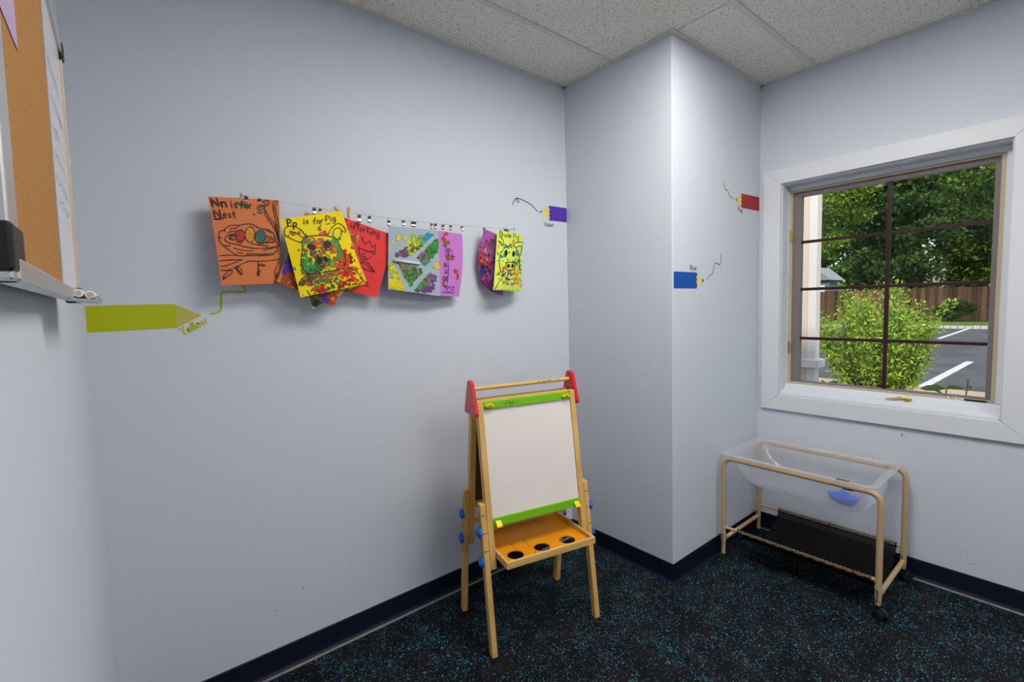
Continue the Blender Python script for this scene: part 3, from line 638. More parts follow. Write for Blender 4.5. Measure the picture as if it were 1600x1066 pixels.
# -- taped abstract and giraffe
ZC = zmap(590, 330, 7.107)
gir = Sheet('artwork_sheet', 'lilac sheet with violet marker giraffe beside the taped blue-grey sheet', [(650, 357), (722, 366), (717, 464), (652, 460)], [.052, .044, .046, .054], srgb(196, 122, 204), lambda u, v: (.012*math.sin(math.pi*v)*u, -.010*math.sin(math.pi*u), 0))
gir.lines('line_drawing', [ZC(P) for P in ([(700, 455), (728, 418), (780, 425), (800, 480), (770, 500), (705, 480)], ell(745, 450, 22, 22), ell(745, 450, 10, 10), [(780, 480), (822, 520), (810, 540)], [(745, 535), (752, 650), (745, 825)], [(702, 560), (748, 620)], [(702, 640), (750, 700)], [(702, 720), (748, 790)], [(748, 560), (702, 620)], [(750, 640), (702, 700)], [(748, 720), (702, 780)],
    [(700, 832), (830, 842)], [(830, 842), (826, 914)], [(826, 914), (700, 900)], [(720, 835), (770, 905)], [(770, 838), (820, 912)], [(770, 838), (715, 900)], [(825, 845), (770, 905)])], .0022, PC['violet'])
gir.paint('paint_dabs', clusters(21, [(715, 280, 8, 25, 10, [0]), (735, 245, 10, 10, 5, [0]), (740, 345, 22, 8, 10, [0, 1]), (715, 390, 12, 12, 12, [1]), (770, 510, 35, 12, 14, [1]), (715, 600, 10, 20, 8, [1]), (715, 770, 12, 40, 14, [1]), (840, 665, 16, 8, 6, [0, 1]), (860, 705, 6, 14, 5, [0]), (856, 752, 5, 5, 2, [1]), (760, 900, 8, 5, 3, [1])], ZC, (.003, .008)), [PC['rust'], PC['brown']])
tape = Sheet('artwork_sheet', 'pale blue-grey sheet with masked stripes and green paint', [(607, 353), (685, 361), (688, 463), (606, 452)], [.064, .060, .068, .078], srgb(160, 178, 188), lambda u, v: (0, -.008*math.sin(math.pi*u)*(1-.3*v), 0))
cc = ['green', 'lime', 'olive', 'yellow', 'purple', 'cyan', 'mauve', 'khaki', 'dkgreen']
r_ = (.0042, .0085)
bl = filled(1, [(215, 572), (300, 598), (340, 835)], 60, [6, 2, 7], ZC, r_)+filled(2, [(280, 595), (490, 655), (340, 830)], 110, [7, 2, 0, 8], ZC, r_)
bl += filled(3, [(180, 492), (240, 440), (330, 400), (310, 510)], 60, [6, 4, 2], ZC, r_)+filled(4, [(300, 440), (330, 345), (460, 330), (500, 360), (420, 430), (330, 500)], 110, [2, 7, 1, 0, 3], ZC, r_)+filled(5, [(345, 260), (380, 270), (420, 330), (400, 380), (370, 340)], 30, [3, 1], ZC, r_)
bl += filled(6, [(430, 290), (470, 265), (520, 330), (450, 390)], 40, [0, 1], ZC, r_)+filled(7, [(490, 290), (530, 252), (610, 262), (500, 345)], 50, [5], ZC, r_)
bl += filled(8, [(410, 515), (540, 410), (600, 430), (560, 560), (470, 560)], 110, [7, 6, 8, 2], ZC, r_)+filled(9, [(540, 405), (650, 315), (672, 335), (665, 450), (590, 520)], 110, [0, 0, 8], ZC, r_)+filled(10, [(470, 560), (540, 540), (540, 598), (480, 590)], 24, [5, 7], ZC, r_)
bl += filled(12, [(612, 625), (688, 545), (688, 640)], 40, [3, 3, 1], ZC, r_)+filled(13, [(130, 575), (165, 595), (285, 885), (200, 870), (130, 650)], 110, [3, 3, 1], ZC, r_)+filled(14, [(126, 760), (200, 770), (230, 870), (126, 850)], 60, [3, 3], ZC, r_)
bl += filled(15, [(395, 880), (560, 690), (600, 700), (510, 850), (430, 895)], 90, [0, 7, 8], ZC, r_)+filled(16, [(550, 700), (650, 730), (640, 770), (540, 830)], 60, [4, 6, 7], ZC, r_)+clusters(17, [(515, 880, 22, 14, 26, [4]), (590, 845, 16, 12, 16, [4]), (220, 298, 6, 6, 3, [3]), (285, 298, 6, 6, 3, [3]), (170, 350, 5, 8, 2, [3]), (320, 345, 10, 8, 4, [3])], ZC, r_)
tape.paint('paint_dabs', bl, [PC[n] for n in cc])
e0 = tape.S(*tape.uv(ZC([(165, 545)])[0])); e1 = tape.S(*tape.uv(ZC([(440, 585)])[0])); dv = Vector((0, -.0075, 0))
s = MB(); sp = []
for k in range(25):
    a = k/24*2*math.pi*1.6; rr = .0068-.00012*k; sp.append((rr*math.cos(a), rr*math.sin(a)))
ax = (e1-e0).normalized(); nz = Vector((0, -1, 0)); sd2 = ax.cross(nz).normalized()
for E in (e0, e1): s.v += [E+dv+nz*p[0]+sd2*p[1] for p in sp]
s.f += [(i, i+1, 25+i+1, 25+i) for i in range(24)]; s.m += [0]*24
ro = s.build('curled_tape', mat('masking_tape_white', srgb(206, 214, 218), .6), tape.o, smooth=True); ro.modifiers.new('t', 'SOLIDIFY').thickness = .0006

# -- sheet flaring towards the wall, and lime pig
ZD = zmap(730, 330, 7.109)
flare = Sheet('artwork_sheet', 'purple dabbed sheet curling out to the left of the lime pig picture', [(757, 358), (785, 371), (786, 462), (751, 443)], [.045, .088, .082, .030], srgb(158, 88, 170), lambda u, v: (-.027*math.sin(math.pi*v)*(1-u)**1.5, -.004*math.sin(math.pi*u), -.012*v*math.sin(math.pi*u)))
flare.paint('paint_dabs', clusters(31, [(175, 400, 25, 60, 34, [0, 1, 3]), (265, 355, 18, 28, 22, [2, 3]), (190, 520, 35, 50, 40, [0, 3, 4]), (240, 600, 30, 60, 40, [3, 0, 5]), (190, 650, 22, 40, 30, [2, 5]), (170, 770, 30, 30, 30, [0, 2, 3]), (240, 800, 30, 40, 40, [3, 0, 2]), (190, 850, 35, 16, 26, [0, 1]), (255, 870, 10, 15, 8, [2])], ZD, (.005, .012)), [PC['red'], PC['pink'], PC['blue'], PC['dkred'], PC['amber'], PC['black']])
lime = Sheet('artwork_sheet', 'lime green sheet with paint-dabbed pig at the right end of the wire', [(777, 360), (817, 368), (814, 456), (771, 453)], [.100, .062, .066, .112], srgb(214, 232, 92), lambda u, v: (0, -.014*math.sin(math.pi*u)+.02*max(0, v-.93)*4, 0))
lime.paint('paint_dabs', clusters(41, [(430, 400, 30, 10, 14, [4, 3]), (500, 500, 40, 30, 20, [4, 3]), (540, 580, 25, 25, 24, [3, 0]), (560, 470, 20, 18, 10, [4]), (380, 620, 30, 20, 12, [1, 2]), (470, 650, 60, 35, 30, [1, 2, 3]), (420, 700, 20, 25, 14, [5]), (520, 680, 40, 25, 18, [2, 1]), (540, 780, 45, 25, 26, [1, 2]), (420, 790, 40, 20, 16, [1, 3]), (370, 500, 15, 25, 8, [3]), (350, 400, 20, 20, 6, [1]), (470, 360, 40, 10, 8, [1]), (340, 700, 15, 20, 6, [3, 5]), (470, 810, 20, 10, 6, [4]), (590, 640, 8, 20, 6, [3])], ZD, (.0035, .0075)), [PC['dkgreen'], PC['amber'], PC['orange'], PC['green'], PC['cyan'], PC['purple']])
lime.lines('line_drawing', [ZD(P) for P in (ell(458, 570, 112, 188), [(352, 282), (384, 330), (385, 390)], [(338, 330), (365, 352), (380, 385)], [(330, 460), (345, 490)], [(492, 392), (520, 352), (612, 345)], [(612, 345), (602, 430), (568, 512)], [(518, 412), (555, 392), (606, 392)], [(606, 392), (585, 450)],
    [(405, 575), (490, 572), (496, 640), (415, 652), (405, 575)], [(440, 690), (465, 715), (492, 688)], [(395, 700), (340, 790), (305, 868)], [(570, 735), (600, 800), (605, 850)], [(370, 870), (375, 885)], [(400, 872), (404, 886)], [(440, 874), (444, 888)], [(480, 876), (484, 888)], [(545, 874), (549, 888)])], .0034, INK, .2)
lime.paint('marker_fill', [(ZD([q])[0], a*1.5, b*1.2, 0, 0) for q, a, b in (((410, 465), .008, .013), ((490, 478), .008, .013), ((430, 612), .006, .010), ((476, 610), .006, .009))], [PC['black']], .0018)
lime.lines('lettering', [ZD(P) for P in text('Pp', (354, 280), (26, 2), (0, -62), .2)+text('is', (398, 292), (20, 2), (0, -46), .4)+text('for', (424, 297), (26, 2), (0, -50), .26)+text('Pig', (488, 312), (42, 4), (0, -58), .3)] + [ZD([(478, 328), (498, 333)])], .0030, INK, .1, False)

# -- the wire, nails and clips
W0 = un((378, 305), 1, WIREY); W1 = un((802, 358), 1, WIREY)
def wire_pt(x):
    t = (x-W0.x)/(W1.x-W0.x); P = W0.lerp(W1, t); P.z -= .020*math.sin(math.pi*t); return P
wl = MB(); wl.tube([wire_pt(W0.x+(W1.x-W0.x)*k/24) for k in range(25)], .0006, 6)
wo = thing('hanging_wire', 'thin metal wire strung across the wall for artwork', 'wire', (W0.x, 0, W0.z))
wl.build('strand', STEEL, wo)
for P in (W0, W1):
    MB().tube([(P.x, 0, P.z), (P.x, WIREY-.004, P.z)], .0014, 8).lathe((P.x, WIREY-.004, P.z), (0, -1, 0), [(.0005, 0), (.006, .0002), (.006, .0012), (.003, .003)], 12).build('hook', STEEL, wo, smooth='auto')
def clip(q, depth, label, h=.022, wdt=.011, tilt=0, ringr=.006):
    x = un(q, 1, WIREY).x; P = wire_pt(x)
    t = thing('metal_clip', label, 'clip', P, 0, 'small metal clips on the wire')
    rg = MB(); rg.tube([P+Vector((ringr*.25*math.sin(a*2), ringr*math.cos(a), ringr*math.sin(a)-ringr*.8)) for a in [2*math.pi*k/16 for k in range(16)]], .0008, 6, closed=True); rg.build('ring', STEEL, t, smooth=True)
    zt = P.z-ringr*1.6; yo = P.y
    for sgn, nm in ((-1, 'front_jaw'), (1, 'rear_jaw')):
        j = MB(); y0 = yo+sgn*.0015; y1 = yo+sgn*.007
        Q = [(-wdt/2, y1, 0), (wdt/2, y1, 0), (wdt/2, y0, -h*.45), (wdt*.5, y0+sgn*.0025, -h*.8), (wdt*.42, y0, -h), (-wdt*.42, y0, -h), (-wdt*.5, y0+sgn*.0025, -h*.8), (-wdt/2, y0, -h*.45)]
        pts = []
        for a, b, c in Q:
            dx = a*math.cos(tilt)-c*math.sin(tilt); dz = a*math.sin(tilt)+c*math.cos(tilt)
            pts.append(Vector((P.x+dx, b, zt+dz+.006)))
        j.add(pts, [(0, 1, 2, 7), (7, 2, 3, 6), (6, 3, 4, 5)])
        o = j.build(nm, STEEL, t); o.modifiers.new('t', 'SOLIDIFY').thickness = .001
    return t
for q, d, lab, kw in (
    ((384, 305), 0, 'shiny metal clip holding the nest drawing near its middle', {}), ((405, 309), 0, 'metal clip holding the nest drawing near its upper right corner', {'tilt': .15}),
    ((491, 333), 0, 'metal clip at the top of the yellow pig picture', {'h': .025}), ((500, 330), 0, 'spare metal clip on the wire beside the yellow pig clip', {'h': .02}),
    ((561, 343), 0, 'wide metal clip over the word for on the red king sheet', {'h': .030, 'wdt': .014}), ((577, 342), 0, 'metal clip at the upper right of the red king sheet', {'h': .025}),
    ((607, 346), 0, 'metal clip at the upper left corner of the blue-grey sheet', {'ringr': .010}), ((630, 351), 0, 'slim metal clip on the left half of the blue-grey sheet', {'tilt': .1}),
    ((646, 353), 0, 'broad metal clip in the middle of the blue-grey sheet', {'wdt': .022}), ((674, 353), 0, 'metal clip right of middle on the blue-grey sheet', {'wdt': .008}),
    ((680, 352), 0, 'bright metal clip at the seam of blue-grey and lilac sheets', {}), ((692, 356), 0, 'metal clip at the upper left of the lilac giraffe sheet', {'h': .021}),
    ((704, 356), 0, 'metal clip in the middle of the lilac giraffe sheet', {'h': .021}), ((721, 357), 0, 'empty metal clip hanging right of the lilac giraffe sheet', {'tilt': .35, 'h': .022}),
    ((756, 358), 0, 'tiny metal clip at the top of the purple curled sheet', {'wdt': .008, 'h': .022}), ((791, 357), 0, 'broad shiny metal clip on top of the lime pig picture', {'wdt': .024, 'tilt': -.2})):
    clip(q, d, lab, **kw)
CLOTHES = mat('clothespin_wood', (.66, .42, .20), .6)
for q, tl, lab in (((527, 332), .75, 'wooden clothespin leaning left on the wire behind yellow sheet'), ((545, 335), -.03, 'upright wooden clothespin on the wire above the red sheet')):
    P = wire_pt(un(q, 1, WIREY).x); t = thing('clothespin', lab, 'clothespin', P, 0, 'wooden clothespins on the wire')
    for sgn in (-1, 1):
        s = MB(); pr = [(-.004, .016), (.004, .016), (.0045, 0), (.003, -.024), (-.003, -.024), (-.0045, 0)]
        pts = []
        for a, c in pr:
            dx = a*math.cos(tl)-c*math.sin(tl); dz = a*math.sin(tl)+c*math.cos(tl)
            pts.append(Vector((P.x+dx, P.y+sgn*(.0025+(.004 if c > .01 else 0)), P.z+dz+.004)))
        s.prism(pts, (0, sgn*.003, 0)); s.build('prong', CLOTHES, t)
    MB().tube([P+Vector((math.cos(a)*.004, -.0065+.0013*k/3, math.sin(a)*.004+.004)) for k, a in enumerate([2*math.pi*i/8 for i in range(17)])], .0006, 5).build('spring', STEEL, t)

# ------------------------------------------------------------------ combination board on the left wall
LEAN = .0136
BX = -2.066
board = thing('combination_board', 'cork and dry-erase board with silver frame on the left wall', 'notice board', (-L, -1.09, 1.418))
def bp(x, y, z): return Vector((x+LEAN*(z-1.418), y, z))
def bbox(a, b):
    s = MB(); x0, x1 = sorted((a[0], b[0])); y0, y1 = sorted((a[1], b[1])); z0, z1 = sorted((a[2], b[2]))
    return s.hexa([bp(x0, y0, z0), bp(x1, y0, z0), bp(x1, y1, z0), bp(x0, y1, z0), bp(x0, y0, z1), bp(x1, y0, z1), bp(x1, y1, z1), bp(x0, y1, z1)])
by0, by1, bz0, bz1 = -1.432, -.775, 1.418, 1.858
bbox((BX-.012, by0+.01, bz0+.01), (BX-.003, by1-.01, bz1-.01)).build('backing', BROWNB, board)
bbox((BX-.003, by0+.030, bz0+.012), (BX, -1.052, bz1-.012)).build('cork_panel', CORK, board)
wp = bbox((BX-.003, -1.048, bz0+.012), (BX, by1-.012, bz1-.012)).build('dry_erase_panel', WBOARD, board)
bbox((BX-.003, -1.052, bz0+.012), (BX+.0012, -1.048, bz1-.012)).build('divider', ALU, board)
FRT = mat('tan_frame_edge', (.55, .47, .36), .4)
bbox((BX-.014, by0, bz0), (BX+.002, by0+.040, bz1)).build('frame_rail', ALU, board, bevel=.002)
bbox((BX-.014, by1-.016, bz0), (BX+.003, by1, bz1)).build('frame_rail', FRT, board, bevel=.002)
bbox((BX-.014, by0+.016, bz0), (BX+.004, by1-.016, bz0+.018)).build('frame_rail', ALU, board, bevel=.002)
bbox((BX-.014, by0+.016, bz1-.016), (BX+.004, by1-.016, bz1)).build('frame_rail', ALU, board, bevel=.002)
for y, z in ((by0, bz0), (by1, bz0), (by0, bz1), (by1, bz1)):
    sy = 1 if y == by0 else -1; sz = 1 if z == bz0 else -1
    bbox((BX-.016, y-sy*.003, z-sz*(.003 if sy < 0 else -.006)), (BX+(.0035 if sy > 0 else .006), y+sy*(.050 if sy > 0 else .024), z+sz*(.043 if sy > 0 else .024))).build('corner_cap', BLACK, board, bevel=.003)
BLUEINK = mat('faded_blue_marker', (.36, .38, .56), .5)
k = Ink(lambda a, b: bp(BX, a, b), Vector((1, 0, 0))); rg = random.Random(4)
for z in (1.745, 1.70, 1.655, 1.62, 1.585, 1.555):
    y = -1.02
    while y < -.84:
        y += rg.uniform(.012, .022)
        k.stroke([(y, z+rg.uniform(-.008, .008)), (y+rg.uniform(.002, .008), z+rg.uniform(-.012, .014))], .002)
        if rg.random() < .6: k.stroke(smooth_pts([(y, z), (y+.008, z+.008), (y+.012, z-.004)], 3), .002)
k.mb.build('faded_writing', BLUEINK, wp, kind='stuff')
tr = MB(); tpr = [(BX, 0, bz0-.002), (BX+.030, 0, bz0-.006), (BX+.034, 0, bz0+.003), (BX+.0325, 0, bz0+.004), (BX+.029, 0, bz0-.003), (BX+.001, 0, bz0+.001)]
tr.prism([(a, -.79, c) for a, _, c in tpr], (0, -.20, 0)); tr.build('pen_tray', ALU, board, bevel=.0006)
MARK = mat('marker_white_plastic', (.8, .78, .75), .35)
for i, (xx, lab, cc_) in enumerate(((BX+.0090, 'white dry-erase marker nearest the wall on the board tray', 'green'), (BX+.0224, 'white dry-erase marker at the outer edge of the board tray', 'purple'))):
    t = thing('dry_erase_marker', lab, 'marker', (xx, -.85, bz0+.0035), 0, 'markers on the board tray')
    c = (xx, -.93, bz0+.0094-.0025*(i))
    MB().lathe(c, (0, 1, 0), [(.0056, 0), (.0064, .001), (.0064, .10), (.0055, .102)], 18).build('barrel', MARK, t, smooth='auto')
    MB().lathe((c[0], c[1]+.102, c[2]), (0, 1, 0), [(.0056, 0), (.006, .001), (.0055, .03), (.004, .034)], 16).build('cap', PC[cc_], t, smooth='auto')
    s = MB()
    for kk in range(8):
        a = 2*math.pi*kk/8; d1 = Vector((math.cos(a), 0, math.sin(a))); d2 = Vector((-math.sin(a), 0, math.cos(a)))
        P = Vector(c)+Vector((0, -.0002, 0)); s.prism([P+d1*.0012+d2*.0002, P+d1*.0036+d2*.0006, P+d1*.0036-d2*.0006, P+d1*.0012-d2*.0002], (0, -.0002, 0))
    s.build('end_rays', [PC['brown']], t, kind='stuff')
pp = bbox((BX+.0002, -1.39, 1.635), (BX+.0008, -1.30, 1.84)); po = pp.build('pinned_paper', mat('lilac_paper', srgb(178, 160, 190), .8)); tag(po, 'lilac paper pinned to the cork half of the board', 'paper')
bpy.data.objects[po.name].rotation_euler = (0, 0, 0)

# ------------------------------------------------------------------ easel
EZ = thing('childrens_easel', 'wooden two-sided childrens easel with white board, red caps and orange tray', 'easel', (-.6798, -.3748, 0), R(-12.65))
KS = .134
def sl_y(z, off, s): return s*(-.18+KS*z+off)
def slant(s, x0, x1, z0, z1, o0, o1):
    mb = MB(); x0, x1 = sorted((x0, x1))
    return mb.hexa([(x0, sl_y(z0, o0, s), z0), (x1, sl_y(z0, o0, s), z0), (x1, sl_y(z0, o1, s), z0), (x0, sl_y(z0, o1, s), z0),
                    (x0, sl_y(z1, o0, s), z1), (x1, sl_y(z1, o0, s), z1), (x1, sl_y(z1, o1, s), z1), (x0, sl_y(z1, o1, s), z1)])
LB = dict(local=True)
for s, nm in ((1, 'front'), (-1, 'rear')):
    for sx in (-1, 1):
        slant(s, sx*.211, sx*.2365, .335, 1.003, .0, .030).build('stile', WOOD, EZ, bevel=.0015, **LB)
        leg = slant(s, sx*.237, sx*.262, 0, .597, .0, .030).build('leg', WOOD, EZ, bevel=.004, **LB)
        slant(s, sx*.2618, sx*.2623, .30, .56, .0125, .0175).build('slot', BROWNB, leg, **LB)
        mk = MB()
        for z in (.55, .48, .41):
            mk.add(slant(s, sx*.2425, sx*.2465, z, z+.004, -.0006, .0).v, [(3, 2, 1, 0), (4, 5, 6, 7), (0, 1, 5, 4), (1, 2, 6, 5), (2, 3, 7, 6), (3, 0, 4, 7)])
            mk.add(slant(s, sx*.251, sx*.258, z, z+.004, -.0006, .0).v, [(3, 2, 1, 0), (4, 5, 6, 7), (0, 1, 5, 4), (1, 2, 6, 5), (2, 3, 7, 6), (3, 0, 4, 7)])
        mk.build('height_marks', INK, leg, kind='stuff', **LB)
        for z in (.485, .368):
            kb = MB(); c = Vector((sx*.2625, sl_y(z, .015, s), z)); seg = 24
            prof = [(.019, 0), (.0205, .003), (.0205, .009), (.014, .0145)]; N = Vector((0, 1, 0)); Bn = Vector((0, 0, 1)); vs = []
            for r, hh in prof:
                for q in range(seg):
                    a = 2*math.pi*q/seg; rr = r*(1+.09*math.cos(6*a)); vs.append(c+Vector((sx*hh, rr*math.cos(a), rr*math.sin(a))))
            fs = [(i*seg+q, i*seg+(q+1) % seg, (i+1)*seg+(q+1) % seg, (i+1)*seg+q) for i in range(3) for q in range(seg)]+[tuple(range(seg)), tuple(range(3*seg, 4*seg))]
            kb.add(vs, fs); kb.build('knob', BLUEP, EZ, smooth='auto', **LB)
    gm = GREEN if s == 1 else WOODX
    slant(s, -.2105, .2105, .967, .998, -.001, .016).build('top_rail', gm, EZ, bevel=.0012, **LB)
    slant(s, -.2105, .2105, .986, 1.004, .0165, .030).build('inner_rail', WOODX, EZ, bevel=.001, **LB)
    slant(s, -.2105, .2105, .498, .531, -.001, .016).build('lower_rail', gm, EZ, bevel=.0012, **LB)
    slant(s, -.2105, .2105, .531, .967, .006, .011).build('white_board' if s == 1 else 'chalk_board', WHITEB if s == 1 else BROWNB, EZ, **LB)
    if s == -1: slant(s, -.2105, .2105, .43, .452, .010, .024).build('tray_support', WOODX, EZ, bevel=.001, **LB)
for sx in (-1, 1):
    prof = [(-.060, .943), (.060, .943), (.062, .955)]+[(.034, 1.045)]+[(.027*math.cos(a), 1.058+.029*math.sin(a)) for a in [math.pi*k/10 for k in range(11)]]+[(-.034, 1.045), (-.062, .955)]
    cap = MB().prism([(sx*.2368, y, z) for y, z in prof], (sx*.015, 0, 0)).build('red_cap', RED, EZ, bevel=.003, **LB)
    for y in (-.047, .047):
        for z in (.957, .985): MB().cyl((sx*.2515, y*(1 if z < .97 else .85), z), (sx*.2528, y*(1 if z < .97 else .85), z), .003, seg=10).build('screw', BLACK, cap, **LB)
dw = MB().cyl((-.2367, 0, 1.048), (.2367, 0, 1.048), .0088, seg=18).build('paper_dowel', WOODX, EZ, smooth='auto', **LB)
mk = MB()
for x, dx, a in ((.075, .012, .6), (.10, .010, .5), (.128, .022, .0), (.155, .006, 1.2), (.172, .009, .9), (.178, .006, -.8)):
    for k in range(1): 
        c0 = Vector((x, -.0078, 1.0525)); d = Vector((dx/2*math.cos(a), 0, dx/2*math.sin(a)*.5)); n = Vector((-math.sin(a)*.0008, 0, math.cos(a)*.0012))
        mk.prism([c0-d-n, c0+d-n, c0+d+n, c0-d+n], (0, -.0012, 0))
mk.build('ink_marks', INK, dw, kind='stuff', **LB)
# yellow wing clips on the rails
for sx in (-1, 1):
    z = .983; c = Vector((sx*.185, sl_y(z, -.002, 1), z)); y = MB()
    y.prism([(c.x+a*.021*(1 if abs(math.cos(q)) > .5 else .6), c.y, c.z+.0065*b-.0) for q in [2*math.pi*k/14 for k in range(14)] for a, b in [(math.cos(q), math.sin(q))]], (0, -.008, 0))
    y.lathe((c.x, c.y-.006, c.z), (0, -1, 0), [(.008, 0), (.008, .005), (.006, .007)], 14)
    yo = y.build('wing_clip', YELLOWP, EZ, smooth='auto', **LB)
    MB().cyl((c.x, c.y-.0128, c.z), (c.x, c.y-.0142, c.z), .0035, seg=10).build('screw', BLACK, yo, **LB)
    z = .515; c = Vector((sx*.190, sl_y(z, -.001, 1), z)); y = MB()
    y.hexa([c+Vector(p) for p in ((-.012, -.022, -.014), (.012, -.022, -.014), (.012, 0, -.004), (-.012, 0, -.004), (-.012, -.021, -.009), (.012, -.021, -.009), (.012, 0, .007), (-.012, 0, .007))])
    y.build('paper_clip', YELLOWP, EZ, bevel=.001, **LB)
sc = MB()
k = Ink(lambda a, b: Vector((a, sl_y(b, -.001, 1), b)), Vector((0, -1, 0)))
for st in ([(-.118, .974), (-.105, .988), (-.098, .99)], [(-.10, .978), (-.094, .987), (-.088, .976)], [(-.09, .99), (-.088, .974)], [(-.086, .982), (-.079, .988), (-.08, .975)], [(-.079, .98), (-.072, .985), (-.073, .974)], [(-.055, .984), (-.053, .981)]): k.stroke(st, .002)
k.mb.build('ink_scribble', INK, EZ, kind='stuff', **LB)
# tray with three cup holes
TZ = .378
tx, ty0, ty1 = .2085, -.226, .098
trm = MB(); t_ = .011
tray = MB().box((-tx, ty0, TZ-.004), (tx, ty0+t_, TZ+.024)).build('tray_rim', WOODX, EZ, bevel=.0015, **LB)
MB().box((-tx, ty1-t_, TZ-.004), (tx, ty1, TZ+.024)).build('tray_rim', WOODX, EZ, bevel=.0015, **LB)
for sx in (-1, 1): MB().box((sx*tx, ty0+t_+.0003, TZ-.004), (sx*(tx-t_), ty1-t_-.0003, TZ+.024)).build('tray_rim', WOODX, EZ, bevel=.0015, **LB)
pn = MB(); ix = tx-t_-.0004; ya, yb = ty0+t_+.0004, ty1-t_-.0004; ym = -.085
def holed(xa, xb, y0, y1, cx, cy, r, z0, z1, seg=32):
    ang = sorted(set([2*math.pi*k/seg for k in range(seg)]+[math.atan2(y-cy, x-cx) % (2*math.pi) for x in (xa, xb) for y in (y0, y1)]))
    n = len(ang); inn = []; out = []
    for a in ang:
        c, s_ = math.cos(a), math.sin(a); tt = min([(xb-cx)/c if c > 1e-9 else (xa-cx)/c if c < -1e-9 else 9, (y1-cy)/s_ if s_ > 1e-9 else (y0-cy)/s_ if s_ < -1e-9 else 9])
        inn.append((cx+r*c, cy+r*s_)); out.append((cx+tt*c, cy+tt*s_))
    V = [(*p, z1) for p in inn]+[(*p, z1) for p in out]+[(*p, z0) for p in inn]+[(*p, z0) for p in out]; F = []
    for i in range(n):
        j = (i+1) % n; F += [(i, j, n+j, n+i), (2*n+i, 3*n+i, 3*n+j, 2*n+j), (i, 2*n+i, 2*n+j, j), (n+i, n+j, 3*n+j, 3*n+i)]
    pn.add(V, F)
xs = [-ix, -.073, .051, ix]
for i, cx in enumerate((-.135, -.011, .113)): holed(xs[i], xs[i+1], ya, ym, cx, -.153, .0345, TZ, TZ+.005)
pn.box((-ix, ym, TZ), (ix, yb, TZ+.005))
trp = pn.build('tray_panel', ORANGE, EZ, **LB)
k = Ink(lambda a, b: Vector((a, b, TZ+.0052)), Vector((0, 0, 1)))
k.stroke(smooth_pts([(-.05, -.06), (-.055, -.10), (-.045, -.15), (-.06, -.185)], 5), .0015); k.stroke(smooth_pts([(-.12, -.05), (-.115, -.09), (-.12, -.12)], 5), .0015); k.stroke([(-.065, -.18), (-.055, -.19), (-.05, -.183)], .002)
k.mb.build('pen_line', mat('brown_pen', (.12, .04, .01), .6), trp, **LB)

# ------------------------------------------------------------------ activity table
TX0, TX1, TY0, TY1 = .42, .845, -.72, -1.40; RT = .013
TB = thing('activity_table', 'tan tube-framed sand and water table with clear tub below the window', 'table', ((TX0+TX1)/2, (TY0+TY1)/2, 0))
for x, nm in ((TX0, 'front_frame'), (TX1, 'rear_frame')):
    MB().tube(round_path([(x, TY0, .085), (x, TY0, .55), (x, TY1, .55), (x, TY1, .085)], .05, 8), RT, 12).build(nm, TAN, TB, smooth='auto')
    MB().cyl((x, TY0, .168), (x, TY1, .168), .0085, seg=12).build('shelf_bar', TAN, TB, smooth='auto')
    for y in (TY0, TY1):
        lg = MB().cyl((x, y, .018 if y == TY0 else .058), (x, y, .13), .0108, seg=12).build('leg_extension', TAN, TB, smooth='auto')
        sy = -1 if y == TY0 else 1
        cl = MB(); cl.tube(smooth_pts([(x-.016, y+sy*.004, .075), (x-.017, y, .095), (x-.0165, y+sy*.003, .135), (x-.012, y+sy*.012, .14)], 3), .002, 6); cl.lathe((x-.0125, y, .125), (-1, 0, 0), [(.004, 0), (.004, .005), (.002, .006)], 10)
        cl.build('spring_clip', STEEL, lg, smooth='auto')
        if y == TY0: MB().lathe((x, y, 0), (0, 0, 1), [(.0135, 0), (.0135, .018), (.011, .022)], 14).build('rubber_foot', BLACK, TB, smooth='auto')
        else:
            an = -.5 if x == TX0 else .9
            dx, dy = math.cos(an-math.pi/2)*.012, math.sin(an-math.pi/2)*.012
            c = Vector((x+dx, y+dy, .024)); axv = Vector((math.cos(an), math.sin(an), 0))
            cs = MB(); 
            cs.cyl((x, y, .052), (x, y, .062), .012, seg=12)
            hood = []
            perp = Vector((-axv.y, axv.x, 0))
            prof = [c+perp*(.031*math.cos(a))+Vector((0, 0, .031*math.sin(a))) for a in [math.pi*.02+math.pi*.96*q/12 for q in range(13)]]
            cs.prism([p-axv*.006 for p in prof], axv*.012)
            co = cs.build('caster', BLACK, TB, bevel=.001)
            for sg in (-1, 1):
                MB().lathe(c+axv*sg*.0065, axv*sg, [(.020, 0), (.024, .002), (.024, .012), (.018, .015)], 20).build('caster_wheel', BLACK, co, smooth='auto')
for y in (TY0, TY1): MB().cyl((TX0, y, .10), (TX1, y, .10), .0105, seg=12).build('side_bar', TAN, TB, smooth='auto')
